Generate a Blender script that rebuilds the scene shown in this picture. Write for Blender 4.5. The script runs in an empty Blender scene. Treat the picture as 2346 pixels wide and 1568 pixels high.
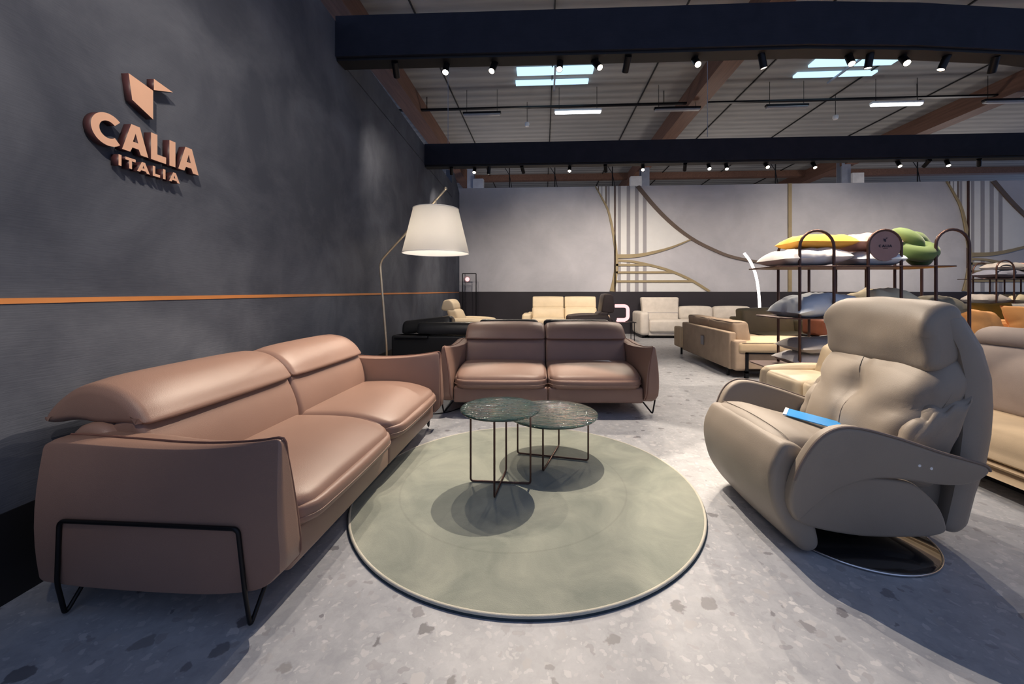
import bpy, bmesh, math, random
from mathutils import Vector, Matrix, noise
random.seed(7)
PI = math.pi
scene = bpy.context.scene
COL = scene.collection
sin, cos = math.sin, math.cos

# ------------------------------------------------------------------ materials
def nn(nt, typ, **kw):
    n = nt.nodes.new(typ)
    for k, v in kw.items():
        if k == 'inp':
            for a, b in v.items(): n.inputs[a].default_value = b
        else: setattr(n, k, v)
    return n
def coords(nt, scale=(1,1,1)):
    tc = nn(nt, 'ShaderNodeTexCoord'); mp = nn(nt, 'ShaderNodeMapping')
    mp.inputs['Scale'].default_value = scale
    nt.links.new(tc.outputs['Object'], mp.inputs['Vector'])
    return mp.outputs['Vector']
def M(name, col, rough=.6, metal=0, var=.08, vscale=6, bump=0, bscale=200, btype='noise', coat=0,
      emit=None, estr=0, sheen=0, stretch=(1,1,1), spec=.5, col2=None, trans=0, ior=1.45):
    m = bpy.data.materials.new(name); m.use_nodes = True
    nt = m.node_tree; L = nt.links; p = nt.nodes['Principled BSDF']
    p.inputs['Roughness'].default_value = rough; p.inputs['Metallic'].default_value = metal
    p.inputs['Specular IOR Level'].default_value = spec; p.inputs['IOR'].default_value = ior
    p.inputs['Coat Weight'].default_value = coat; p.inputs['Sheen Weight'].default_value = sheen
    p.inputs['Transmission Weight'].default_value = trans
    v = coords(nt, stretch)
    nz = nn(nt, 'ShaderNodeTexNoise', inp={'Scale': vscale, 'Detail': 5, 'Roughness': .55}); L.new(v, nz.inputs['Vector'])
    rp = nn(nt, 'ShaderNodeValToRGB')
    a = tuple(max(0, c*(1-var)) for c in col) + (1,)
    b = (tuple(min(1, c*(1+var)) for c in col) if col2 is None else tuple(col2)) + (1,)
    rp.color_ramp.elements[0].color = a; rp.color_ramp.elements[0].position = .32
    rp.color_ramp.elements[1].color = b; rp.color_ramp.elements[1].position = .68
    L.new(nz.outputs['Fac'], rp.inputs['Fac']); L.new(rp.outputs['Color'], p.inputs['Base Color'])
    if bump:
        if btype == 'voronoi':
            t = nn(nt, 'ShaderNodeTexVoronoi', inp={'Scale': bscale}); out = t.outputs['Distance']
        elif btype == 'wave':
            t = nn(nt, 'ShaderNodeTexWave', inp={'Scale': bscale, 'Distortion': 1.5}); out = t.outputs['Fac']
        else:
            t = nn(nt, 'ShaderNodeTexNoise', inp={'Scale': bscale, 'Detail': 3}); out = t.outputs['Fac']
        L.new(v, t.inputs['Vector'])
        bp = nn(nt, 'ShaderNodeBump', inp={'Strength': bump, 'Distance': .004})
        L.new(out, bp.inputs['Height']); L.new(bp.outputs['Normal'], p.inputs['Normal'])
    if emit:
        p.inputs['Emission Color'].default_value = tuple(emit) + (1,); p.inputs['Emission Strength'].default_value = estr
    return m

leather_brown = M('brown_leather', (.262,.163,.127), .40, var=.05, vscale=3, bump=.12, bscale=420, btype='voronoi', spec=.45)
piping_brown = M('brown_piping', (.18,.088,.066), .5)
leather_black = M('black_leather', (.012,.013,.015), .33, bump=.15, bscale=380, btype='voronoi')
leather_cream = M('cream_leather', (.72,.60,.42), .5, var=.05, bump=.1, bscale=300, btype='voronoi')
fabric_taupe = M('taupe_leather', (.265,.225,.182), .50, var=.05, vscale=4, bump=.12, bscale=420, btype='voronoi', sheen=.1)
piping_taupe = M('taupe_piping', (.20,.155,.13), .6)
leather_dkbrown = M('dark_brown_leather', (.075,.055,.05), .45)
fabric_white = M('off_white_fabric', (.62,.58,.53), .8, bump=.15, bscale=300)
suede_tan = M('tan_suede', (.42,.32,.235), .8, var=.08, bump=.12, bscale=250)
piping_dark = M('dark_piping', (.05,.02,.015), .6)
leather_olive = M('olive_leather', (.33,.27,.15), .55, var=.06)
fabric_beige = M('beige_suede', (.55,.425,.28), .8, var=.07, bump=.15, bscale=250)
fabric_mauve = M('mauve_grey_suede', (.36,.30,.27), .75, var=.07, bump=.15, bscale=250)
black_metal = M('black_metal', (.012,.012,.014), .38, metal=.6)
bronze_metal = M('bronze_metal', (.10,.055,.045), .38, metal=.7)
brass = M('pale_brass', (.62,.52,.36), .3, metal=.85)
chrome = M('chrome', (.75,.75,.78), .12, metal=1)
black_gloss = M('black_gloss', (.012,.012,.014), .12, coat=1)
copper = M('copper_letters', (.95,.58,.40), .36, metal=.25, var=.03)
copper_shaded = M('shaded_letter_side', (.05,.018,.02), .5)  # shadow on the letter sides, put into their colour
orange_paint = M('orange_stripe', (.62,.24,.07), .5, var=.03)
black_paint = M('black_paint', (.008,.008,.010), .6)
dark_dado = M('dark_plum_panel', (.020,.018,.026), .7, var=.12, vscale=3, bump=.1, bscale=120)
white_plain = M('white_board', (.66,.68,.70), .7, var=.02)
grey_stripe = M('grey_stripe', (.30,.30,.33), .7, var=.03)
gold_trim = M('muted_gold_trim', (.29,.235,.135), .5, var=.08)
brown_trim = M('brown_trim', (.12,.09,.075), .6)
steel_grey = M('painted_steel', (.30,.33,.40), .5)
timber = M('glulam_timber', (.17,.09,.062), .6, var=.2, vscale=3, stretch=(8,.4,8))
glass_blue = M('blue_cover', (.02,.30,.75), .3, var=.02)
paper_white = M('white_paper', (.8,.8,.78), .6, var=.02)
rope_cream = M('cream_binding', (.55,.53,.45), .8, bump=.4, bscale=300)
rope_dark = M('teal_rug_edge', (.03,.05,.065), .9)
chip_white = M('matte_white_plastic', (.75,.75,.75), .5)

def wall_plaster(name, c1, c2, rough=.75, s=1.6, weave=.25):
    m = bpy.data.materials.new(name); m.use_nodes = True
    nt = m.node_tree; L = nt.links; p = nt.nodes['Principled BSDF']; p.inputs['Roughness'].default_value = rough
    p.inputs['Specular IOR Level'].default_value = .3
    v = coords(nt)
    n1 = nn(nt, 'ShaderNodeTexNoise', inp={'Scale': s, 'Detail': 8, 'Roughness': .6, 'Distortion': .4}); L.new(v, n1.inputs['Vector'])
    v2 = coords(nt, (4, 4, 60))
    n2 = nn(nt, 'ShaderNodeTexNoise', inp={'Scale': 3, 'Detail': 4}); L.new(v2, n2.inputs['Vector'])
    mx = nn(nt, 'ShaderNodeMath', operation='MULTIPLY_ADD', inp={1: weave}); L.new(n2.outputs['Fac'], mx.inputs[0]); L.new(n1.outputs['Fac'], mx.inputs[2])
    rp = nn(nt, 'ShaderNodeValToRGB'); e = rp.color_ramp.elements
    e[0].color = c1+(1,); e[0].position = .42; e[1].color = c2+(1,); e[1].position = .78
    L.new(mx.outputs[0], rp.inputs['Fac']); L.new(rp.outputs['Color'], p.inputs['Base Color'])
    bp = nn(nt, 'ShaderNodeBump', inp={'Strength': .15, 'Distance': .01}); L.new(n2.outputs['Fac'], bp.inputs['Height']); L.new(bp.outputs['Normal'], p.inputs['Normal'])
    return m
plaster_dark = wall_plaster('dark_blue_plaster', (.055,.063,.085), (.118,.130,.160), weave=.09)
plaster_fascia = wall_plaster('navy_fascia_paint', (.010,.012,.022), (.016,.018,.030), s=4)
plaster_grey = wall_plaster('grey_plaster', (.40,.41,.46), (.51,.52,.575), s=.9, weave=.15)
plaster_side = wall_plaster('grey_side_partition', (.17,.17,.15), (.22,.21,.19), s=.9, weave=.15)

def terrazzo():
    m = bpy.data.materials.new('terrazzo_floor'); m.use_nodes = True
    nt = m.node_tree; L = nt.links; p = nt.nodes['Principled BSDF']
    p.inputs['Roughness'].default_value = .42; p.inputs['Specular IOR Level'].default_value = .35
    v = coords(nt)
    dn = nn(nt, 'ShaderNodeTexNoise', inp={'Scale': 22, 'Detail': 4}); L.new(v, dn.inputs['Vector'])
    sub = nn(nt, 'ShaderNodeVectorMath', operation='SUBTRACT'); sub.inputs[1].default_value = (.5,.5,.5); L.new(dn.outputs['Color'], sub.inputs[0])
    sc = nn(nt, 'ShaderNodeVectorMath', operation='SCALE'); sc.inputs['Scale'].default_value = .075; L.new(sub.outputs[0], sc.inputs[0])
    ad = nn(nt, 'ShaderNodeVectorMath', operation='ADD'); L.new(v, ad.inputs[0]); L.new(sc.outputs[0], ad.inputs[1])
    vd = ad.outputs[0]
    base = nn(nt, 'ShaderNodeTexNoise', inp={'Scale': 9, 'Detail': 9, 'Roughness': .7}); L.new(vd, base.inputs['Vector'])
    rp = nn(nt, 'ShaderNodeValToRGB'); e = rp.color_ramp.elements
    e[0].color = (.275,.29,.32,1); e[0].position = .30; e[1].color = (.41,.425,.455,1); e[1].position = .70
    L.new(base.outputs['Fac'], rp.inputs['Fac']); cur = rp.outputs['Color']
    # chips: (scale, size threshold, share, dark colour, light colour)
    for i, (s, th, share, ca, cb, op) in enumerate([(42,.34,.55,(.28,.29,.32),(.56,.56,.57),.5),(20,.30,.38,(.20,.20,.22),(.60,.60,.61),.55),
                                        (12,.24,.20,(.13,.13,.15),(.48,.48,.49),.8),(7.5,.21,.15,(.075,.075,.09),(.22,.22,.23),.8)]):
        of = nn(nt, 'ShaderNodeVectorMath', operation='ADD'); of.inputs[1].default_value = (3.7*i, 1.3*i, 0); L.new(vd, of.inputs[0])
        vo = nn(nt, 'ShaderNodeTexVoronoi', inp={'Scale': s, 'Randomness': 1}); vo.voronoi_dimensions = '2D'; L.new(of.outputs[0], vo.inputs['Vector'])
        sp = nn(nt, 'ShaderNodeSeparateColor'); L.new(vo.outputs['Color'], sp.inputs[0])
        # radius varies by cell
        rr = nn(nt, 'ShaderNodeMath', operation='MULTIPLY', inp={1: th}); L.new(sp.outputs['Green'], rr.inputs[0])
        r2 = nn(nt, 'ShaderNodeMath', operation='ADD', inp={1: th*.35}); L.new(rr.outputs[0], r2.inputs[0])
        lt = nn(nt, 'ShaderNodeMath', operation='SUBTRACT'); L.new(r2.outputs[0], lt.inputs[0]); L.new(vo.outputs['Distance'], lt.inputs[1])
        ms = nn(nt, 'ShaderNodeMapRange', inp={'From Min': 0, 'From Max': .05}); L.new(lt.outputs[0], ms.inputs['Value'])
        sh = nn(nt, 'ShaderNodeMath', operation='LESS_THAN', inp={1: share}); L.new(sp.outputs['Red'], sh.inputs[0])
        f = nn(nt, 'ShaderNodeMath', operation='MULTIPLY'); L.new(ms.outputs[0], f.inputs[0]); L.new(sh.outputs[0], f.inputs[1])
        f2 = nn(nt, 'ShaderNodeMath', operation='MULTIPLY', inp={1: op}); L.new(f.outputs[0], f2.inputs[0])
        cm = nn(nt, 'ShaderNodeMix', data_type='RGBA'); cm.inputs[6].default_value = ca+(1,); cm.inputs[7].default_value = cb+(1,); L.new(sp.outputs['Blue'], cm.inputs[0])
        mx = nn(nt, 'ShaderNodeMix', data_type='RGBA'); L.new(f2.outputs[0], mx.inputs[0]); L.new(cur, mx.inputs[6]); L.new(cm.outputs[2], mx.inputs[7]); cur = mx.outputs[2]
    L.new(cur, p.inputs['Base Color'])
    return m
floor_mat = terrazzo()

def rug_material():
    m = bpy.data.materials.new('sage_rug_pile'); m.use_nodes = True
    nt = m.node_tree; L = nt.links; p = nt.nodes['Principled BSDF']; p.inputs['Roughness'].default_value = .9
    p.inputs['Sheen Weight'].default_value = .25; p.inputs['Specular IOR Level'].default_value = .1
    v = coords(nt, (1, 1, 1))
    n1 = nn(nt, 'ShaderNodeTexNoise', inp={'Scale': 3.2, 'Detail': 5, 'Roughness': .6, 'Distortion': .8}); L.new(v, n1.inputs['Vector'])
    rp = nn(nt, 'ShaderNodeValToRGB'); e = rp.color_ramp.elements
    e[0].color = (.215,.24,.205,1); e[0].position = .35; e[1].color = (.33,.35,.295,1); e[1].position = .7
    L.new(n1.outputs['Fac'], rp.inputs['Fac'])
    # carved circle line
    tc = nn(nt, 'ShaderNodeVectorMath', operation='DISTANCE'); tc.inputs[1].default_value = (-.08, .02, .012); L.new(v, tc.inputs[0])
    ab = nn(nt, 'ShaderNodeMath', operation='SUBTRACT', inp={1: .68}); L.new(tc.outputs['Value'], ab.inputs[0])
    a2 = nn(nt, 'ShaderNodeMath', operation='ABSOLUTE'); L.new(ab.outputs[0], a2.inputs[0])
    mr = nn(nt, 'ShaderNodeMapRange', inp={'From Min': 0, 'From Max': .008, 'To Min': .88, 'To Max': 1}); L.new(a2.outputs[0], mr.inputs['Value'])
    mu = nn(nt, 'ShaderNodeMix', data_type='RGBA', blend_type='MULTIPLY'); mu.inputs[0].default_value = 1
    L.new(rp.outputs['Color'], mu.inputs[6]); L.new(mr.outputs[0], mu.inputs[7]); L.new(mu.outputs[2], p.inputs['Base Color'])
    n2 = nn(nt, 'ShaderNodeTexNoise', inp={'Scale': 260, 'Detail': 2}); L.new(v, n2.inputs['Vector'])
    bp = nn(nt, 'ShaderNodeBump', inp={'Strength': .5, 'Distance': .003}); L.new(n2.outputs['Fac'], bp.inputs['Height']); L.new(bp.outputs['Normal'], p.inputs['Normal'])
    return m
rug_mat = rug_material()

def ripple_glass():
    m = bpy.data.materials.new('dark_rippled_glass'); m.use_nodes = True
    nt = m.node_tree; L = nt.links; p = nt.nodes['Principled BSDF']
    p.inputs['Base Color'].default_value = (.018,.044,.042,1); p.inputs['Roughness'].default_value = .05
    p.inputs['Specular IOR Level'].default_value = .6
    v = coords(nt, (7, 22, 7))
    n1 = nn(nt, 'ShaderNodeTexNoise', inp={'Scale': 1.5, 'Detail': 2.5, 'Distortion': .9}); L.new(v, n1.inputs['Vector'])
    bp = nn(nt, 'ShaderNodeBump', inp={'Strength': 1, 'Distance': .02}); L.new(n1.outputs['Fac'], bp.inputs['Height'])
    L.new(bp.outputs['Normal'], p.inputs['Normal']); L.new(bp.outputs['Normal'], p.inputs['Coat Normal'])
    return m
glass_top = ripple_glass()

def shade_material():
    m = bpy.data.materials.new('white_lampshade_fabric'); m.use_nodes = True
    nt = m.node_tree; L = nt.links; p = nt.nodes['Principled BSDF']; out = nt.nodes['Material Output']
    p.inputs['Base Color'].default_value = (.78,.76,.74,1); p.inputs['Roughness'].default_value = .9
    tr = nn(nt, 'ShaderNodeBsdfTranslucent'); tr.inputs['Color'].default_value = (.85,.82,.76,1)
    mx = nn(nt, 'ShaderNodeMixShader', inp={0: .45}); L.new(p.outputs[0], mx.inputs[1]); L.new(tr.outputs[0], mx.inputs[2]); L.new(mx.outputs[0], out.inputs[0])
    return m
shade_mat = shade_material()

def ceiling_material():
    m = bpy.data.materials.new('corrugated_roof_panels'); m.use_nodes = True
    nt = m.node_tree; L = nt.links; p = nt.nodes['Principled BSDF']; p.inputs['Roughness'].default_value = .75
    v = coords(nt)
    w = nn(nt, 'ShaderNodeTexWave', inp={'Scale': 1.0, 'Distortion': .3, 'Detail': 2}); w.bands_direction = 'Y'; L.new(v, w.inputs['Vector'])
    v2 = coords(nt, (.6, 5, 1)); n = nn(nt, 'ShaderNodeTexNoise', inp={'Scale': 2, 'Detail': 5}); L.new(v2, n.inputs['Vector'])
    ad = nn(nt, 'ShaderNodeMath', operation='MULTIPLY_ADD', inp={1: .45}); L.new(w.outputs['Fac'], ad.inputs[0]); L.new(n.outputs['Fac'], ad.inputs[2])
    rp = nn(nt, 'ShaderNodeValToRGB'); e = rp.color_ramp.elements
    e[0].color = (.22,.22,.22,1); e[0].position = .3; e[1].color = (.34,.335,.33,1); e[1].position = 1
    L.new(ad.outputs[0], rp.inputs['Fac']); L.new(rp.outputs['Color'], p.inputs['Base Color'])
    bp = nn(nt, 'ShaderNodeBump', inp={'Strength': .6, 'Distance': .04}); L.new(w.outputs['Fac'], bp.inputs['Height']); L.new(bp.outputs['Normal'], p.inputs['Normal'])
    return m
roof_mat = ceiling_material()

def emitter(name, col, s):
    m = bpy.data.materials.new(name); m.use_nodes = True
    nt = m.node_tree; nt.nodes.remove(nt.nodes['Principled BSDF'])
    e = nn(nt, 'ShaderNodeEmission', inp={'Color': tuple(col)+(1,), 'Strength': s}); nt.links.new(e.outputs[0], nt.nodes['Material Output'].inputs[0])
    return m
spot_glow = emitter('warm_spot_lens', (1,.82,.62), 14)
spot_glow_hi = emitter('bright_spot_lens', (1,.86,.66), 60)
tube_glow = emitter('fluorescent_tube', (.92,.96,1), 7)
sky_glow = emitter('daylight_panel', (.50,.78,1), 1.5)
pink_glow = emitter('pink_neon', (1,.50,.50), 1.7)
neon_glow = emitter('white_neon', (1,.86,.84), 4)
bulb_glow = emitter('warm_bulb', (1,.85,.65), 5)

# ------------------------------------------------------------------ mesh tools
def obj(name, bm, mat, parent=None, smooth=True, loc=None, rot=None):
    me = bpy.data.meshes.new(name)
    bmesh.ops.recalc_face_normals(bm, faces=bm.faces)
    if smooth:
        for f in bm.faces: f.smooth = True
        for e in bm.edges:
            if len(e.link_faces) == 2 and e.calc_face_angle(0) > .9: e.smooth = False
    bm.to_mesh(me); bm.free()
    for mm in (mat if isinstance(mat, (list, tuple)) else [mat]): me.materials.append(mm)
    o = bpy.data.objects.new(name, me); COL.objects.link(o)
    if parent: o.parent = parent
    if loc: o.location = loc
    if rot: o.rotation_euler = rot
    return o
def tag(o, label, cat, group=None):
    o['label'] = label; o['category'] = cat
    if group: o['group'] = group
    return o
def thing(name, label, cat, loc=(0,0,0), rz=0, group=None):
    o = bpy.data.objects.new(name, None); COL.objects.link(o); o.location = loc; o.rotation_euler = (0,0,rz)
    o.empty_display_size = .1
    return tag(o, label, cat, group)
def struct(name, bm, mat, smooth=False, parent=None):
    o = obj(name, bm, mat, parent, smooth)
    if not parent: o['kind'] = 'structure'
    return o
def copy_tree(root, loc=None, rz=None, label=None, group=None):
    c = root.copy(); COL.objects.link(c)
    if loc is not None: c.location = loc
    if rz is not None: c.rotation_euler = (0,0,rz)
    if label: c['label'] = label
    if group: c['group'] = group
    for ch in root.children:
        d = ch.copy(); COL.objects.link(d); d.parent = c
        for g in ch.children:
            e = g.copy(); COL.objects.link(e); e.parent = d
    return c

def box(bm, x0, x1, y0, y1, z0, z1, bevel=0):
    r = bmesh.ops.create_cube(bm, size=1)
    for v in r['verts']:
        v.co = Vector((x0+(v.co.x+.5)*(x1-x0), y0+(v.co.y+.5)*(y1-y0), z0+(v.co.z+.5)*(z1-z0)))
    if bevel:
        es = set(e for v in r['verts'] for e in v.link_edges)
        bmesh.ops.bevel(bm, geom=list(es), offset=bevel, segments=2, affect='EDGES', profile=.5)
    return bm
def nb(*a, **k): return box(bmesh.new(), *a, **k)
def xform(bm, m):
    bmesh.ops.transform(bm, matrix=m, verts=bm.verts); return bm

def axis_list(h, r, n):
    e = [-h, -h+r*.12, -h+r*.35, -h+r*.65, -h+r]
    if h-r > 1e-4:
        mid = [(-h+r)+(2*(h-r))*i/n for i in range(1, n)]
    else: mid = []
    return e + mid + [-q for q in reversed(e)]
def softbox(bm, x0, x1, y0, y1, z0, z1, r=.03, n=6, puff=(0,0,0), fn=None, wr=0, ws=6, seed=0):
    """rounded box with bulging faces; fn(u,v,w,co)->co deforms it; wr adds wrinkles"""
    hx, hy, hz = (x1-x0)/2, (y1-y0)/2, (z1-z0)/2
    c = Vector(((x0+x1)/2, (y0+y1)/2, (z0+z1)/2)); r = min(r, hx*.98, hy*.98, hz*.98)
    A = [axis_list(hx, r, n), axis_list(hy, r, n), axis_list(hz, r, max(2, n//2))]
    H = (hx, hy, hz); cache = {}
    def vert(p):
        k = (round(p[0],5), round(p[1],5), round(p[2],5))
        if k in cache: return cache[k]
        q = Vector((max(-hx+r, min(hx-r, p[0])), max(-hy+r, min(hy-r, p[1])), max(-hz+r, min(hz-r, p[2]))))
        d = Vector(p)-q
        co = q + d.normalized()*r if d.length > 1e-9 else Vector(p)
        u, v, w = p[0]/hx, p[1]/hy, p[2]/hz
        f = lambda a, b: (1-a*a)*(1-b*b)
        co = co + Vector((puff[0]*u*f(v,w), puff[1]*v*f(u,w), puff[2]*w*f(u,v)))
        co = co + c
        if wr:
            nv = noise.noise_vector(co*ws + Vector((seed*7.1, seed*3.3, 0)))
            co = co + nv*wr
        if fn: co = Vector(fn(u, v, w, co))
        cache[k] = bm.verts.new(co); return cache[k]
    for ax in range(3):
        b, g = (ax+1) % 3, (ax+2) % 3
        for s in (-1, 1):
            for i in range(len(A[b])-1):
                for j in range(len(A[g])-1):
                    vs = []
                    for (ii, jj) in ((i,j),(i+1,j),(i+1,j+1),(i,j+1)):
                        p = [0,0,0]; p[ax] = s*H[ax]; p[b] = A[b][ii]; p[g] = A[g][jj]; vs.append(vert(p))
                    if len(set(vs)) >= 3:
                        try: bm.faces.new(vs if s > 0 else vs[::-1])
                        except ValueError: pass
    return bm
def sb(*a, **k): return softbox(bmesh.new(), *a, **k)

def catmull(pts, n=6, closed=True):
    out = []; N = len(pts)
    rng = range(N) if closed else range(N-1)
    g = lambda i: pts[i % N] if closed else pts[max(0, min(N-1, i))]
    for i in rng:
        a, b, c, d = g(i-1), g(i), g(i+1), g(i+2)
        for k in range(n):
            t = k/n
            out.append(tuple(.5*((2*b[j]) + (-a[j]+c[j])*t + (2*a[j]-5*b[j]+4*c[j]-d[j])*t*t + (-a[j]+3*b[j]-3*c[j]+d[j])*t**3) for j in range(len(b))))
    if not closed: out.append(tuple(pts[-1]))
    return out
def inset2(pts, d):
    N = len(pts); area = sum(pts[i][0]*pts[(i+1) % N][1]-pts[(i+1) % N][0]*pts[i][1] for i in range(N)); sg = 1 if area > 0 else -1
    out = []
    for i in range(N):
        ax, ay = pts[i-1]; bx, by = pts[(i+1) % N]; tx, ty = bx-ax, by-ay; l = math.hypot(tx, ty) or 1
        out.append((pts[i][0]-sg*ty/l*d, pts[i][1]+sg*tx/l*d))
    return out
def loft(bm, prof, a0, a1, r=.03, axis='x', n=10, smooth=5, bulge=0, fn=None, dome=.0, wr=0, ws=6, rn=5):
    """profile (p,q) swept from a0 to a1 with rounded ends. axis x: (y,z) profile; axis y: (x,z) profile; axis z: (x,y)"""
    P = catmull(prof, smooth) if smooth else list(prof)
    st = []
    for i in range(rn+1):
        th = PI/2*i/rn; st.append((a0 + r*(1-sin(th)), r*(1-cos(PI/2-th)) if False else r*(1-sin(th)) ))
    st = []
    for i in range(rn+1):
        th = PI/2*i/rn; st.append((a0 + r*(1-cos(th)), r*(1-sin(th))))
    L0 = a1-a0-2*r
    for i in range(1, n): st.append((a0+r+L0*i/n, -bulge*sin(PI*i/n)))
    for i in range(rn, -1, -1):
        th = PI/2*i/rn; st.append((a1 - r*(1-cos(th)), r*(1-sin(th))))
    def mk(a, p, q):
        co = Vector((a,p,q)) if axis == 'x' else (Vector((p,a,q)) if axis == 'y' else Vector((p,q,a)))
        if wr: co = co + noise.noise_vector(co*ws)*wr
        if fn: co = Vector(fn((a-a0)/(a1-a0), co))
        return bm.verts.new(co)
    rings = []
    for a, d in st:
        rings.append([mk(a, p, q) for p, q in inset2(P, d)])
    for A, B in zip(rings, rings[1:]):
        for i in range(len(A)):
            bm.faces.new((A[i], A[(i+1) % len(A)], B[(i+1) % len(A)], B[i]))
    for R_, a, sgn in ((rings[0], a0, -1), (rings[-1], a1, 1)):
        cf = bm.faces.new(R_); bmesh.ops.triangulate(bm, faces=[cf], ngon_method='BEAUTY')
    return bm
def lf(*a, **k): return loft(bmesh.new(), *a, **k)

def fillet(pts, r, n=5, closed=False):
    pts = [Vector(p) for p in pts]; out = []; N = len(pts)
    for i, p in enumerate(pts):
        if not closed and i in (0, N-1): out.append(p); continue
        a = pts[i-1]-p; b = pts[(i+1) % N]-p
        d = min(r, a.length*.49, b.length*.49); A = p+a.normalized()*d; B = p+b.normalized()*d
        for k in range(n+1):
            t = k/n; out.append(A*(1-t)**2 + p*2*t*(1-t) + B*t*t)
    return out
def tube(bm, pts, r, seg=8, closed=False, rs=None):
    pts = [Vector(p) for p in pts]; N = len(pts); rings = []
    prev = None
    for i, p in enumerate(pts):
        if closed: t = (pts[(i+1) % N]-pts[i-1])
        else: t = pts[min(i+1, N-1)]-pts[max(i-1, 0)]
        t.normalize()
        if prev is None:
            u = t.orthogonal().normalized()
        else:
            u = prev - t*prev.dot(t)
            u = u.normalized() if u.length > 1e-6 else t.orthogonal().normalized()
        prev = u; w = t.cross(u); rr = rs[i] if rs else r
        rings.append([bm.verts.new(p + (u*cos(2*PI*k/seg)+w*sin(2*PI*k/seg))*rr) for k in range(seg)])
    R_ = list(zip(rings, rings[1:])) + ([(rings[-1], rings[0])] if closed else [])
    for A, B in R_:
        for k in range(seg): bm.faces.new((A[k], A[(k+1) % seg], B[(k+1) % seg], B[k]))
    if not closed: bm.faces.new(rings[0]); bm.faces.new(rings[-1])
    return bm
def tb(*a, **k): return tube(bmesh.new(), *a, **k)
def lathe(bm, prof, c=(0,0,0), seg=32, cap=True):
    rings = []
    for r, z in prof:
        rings.append([bm.verts.new((c[0]+r*cos(2*PI*k/seg), c[1]+r*sin(2*PI*k/seg), c[2]+z)) for k in range(seg)])
    for A, B in zip(rings, rings[1:]):
        for k in range(seg): bm.faces.new((A[k], A[(k+1) % seg], B[(k+1) % seg], B[k]))
    if cap: bm.faces.new(rings[0]); bm.faces.new(rings[-1])
    return bm
def lt(*a, **k): return lathe(bmesh.new(), *a, **k)
def cyl(bm, p0, p1, r, seg=16, r1=None):
    return tube(bm, [p0, p1], r, seg, rs=[r, r if r1 is None else r1])
def prism(bm, loops, a0, a1, plane='xz'):
    """flat shape with holes, extruded. plane xz -> thickness along y; yz -> along x; xy -> along z"""
    cu = bpy.data.curves.new('tmp', 'CURVE'); cu.dimensions = '2D'; cu.fill_mode = 'BOTH'; cu.extrude = abs(a1-a0)/2
    for lp in loops:
        s = cu.splines.new('POLY'); s.points.add(len(lp)-1); s.use_cyclic_u = True
        for i, (x, y) in enumerate(lp): s.points[i].co = (x, y, 0, 1)
    ob = bpy.data.objects.new('tmp', cu); COL.objects.link(ob)
    dg = bpy.context.evaluated_depsgraph_get(); me = bpy.data.meshes.new_from_object(ob.evaluated_get(dg))
    bpy.data.objects.remove(ob); bpy.data.curves.remove(cu)
    tmp = bmesh.new(); tmp.from_mesh(me); bpy.data.meshes.remove(me)
    bmesh.ops.remove_doubles(tmp, verts=tmp.verts, dist=1e-5)
    mid = (a0+a1)/2
    for v in tmp.verts:
        x, y, z = v.co
        v.co = Vector((x, z+mid, y)) if plane == 'xz' else (Vector((z+mid, x, y)) if plane == 'yz' else Vector((x, y, z+mid)))
    me2 = bpy.data.meshes.new('t'); tmp.to_mesh(me2); tmp.free(); bm.from_mesh(me2); bpy.data.meshes.remove(me2)
    return bm
def pr(*a, **k): return prism(bmesh.new(), *a, **k)
def pillow(w, d, t, seed=0, n=18, sag=0):
    bm = bmesh.new(); rnd = random.Random(seed); top = {}; bot = {}
    for i in range(n+1):
        for j in range(n+1):
            u = -1+2*i/n; v = -1+2*j/n
            h = t*.5*(max(0, 1-u**4))**.6*(max(0, 1-v**4))**.6
            k = 1-.09*(1-(abs(u*v))**.6)*max(abs(u), abs(v))**3
            x, y = u*w/2*k, v*d/2*k
            nz = noise.noise(Vector((x*9+seed, y*9, seed*1.7)))*t*.10 + noise.noise(Vector((x*22, y*22+seed, 3)))*t*.04
            zz = -sag*(u*u)
            edge = i in (0, n) or j in (0, n)
            top[i,j] = bm.verts.new((x, y, h+nz*(h/(t*.5))+zz))
            bot[i,j] = top[i,j] if edge else bm.verts.new((x, y, -h*.75+nz*.5*(h/(t*.5))+zz))
    for i in range(n):
        for j in range(n):
            bm.faces.new((top[i,j], top[i+1,j], top[i+1,j+1], top[i,j+1]))
            bm.faces.new((bot[i,j], bot[i,j+1], bot[i+1,j+1], bot[i+1,j]))
    zmin = min(v.co.z for v in bm.verts)
    for v in bm.verts: v.co.z -= zmin
    return bm

# ------------------------------------------------------------------ setting
# floor
struct('floor', nb(-9, 22, -4, 26, -.12, 0), floor_mat)
# left partition runs very slightly away from the sofa
def WX(Y): return -2.063-.0353*(Y-1.4)
WANG = math.atan(.0353)
def wall_slab(y0, y1, z0, z1, d0, d1):
    bm = bmesh.new(); vs = []
    for z in (z0, z1):
        for (Y, d) in ((y0,d0),(y1,d0),(y1,d1),(y0,d1)): vs.append(bm.verts.new((WX(Y)+d, Y, z)))
    for f in ((0,1,2,3),(7,6,5,4),(0,4,5,1),(1,5,6,2),(2,6,7,3),(3,7,4,0)): bm.faces.new([vs[i] for i in f])
    return bm
wl = struct('wall_left', wall_slab(-1.5, 10.2, 0, 3.64, -.15, 0), plaster_dark)
struct('wall_left_upper', wall_slab(-1.5, 4.1, 3.6402, 4.0, -.15, 0), plaster_dark)
bm = bmesh.new()  # stepped end of the partition
vs = []
for d in (-.15, 0):
    for (Y, z) in ((10.2,0),(11.3,0),(11.3,4.02),(10.55,4.35),(10.2,4.35)): vs.append(bm.verts.new((WX(Y)+d, Y, z)))
bm.faces.new(vs[:5]); bm.faces.new(vs[5:][::-1])
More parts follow.
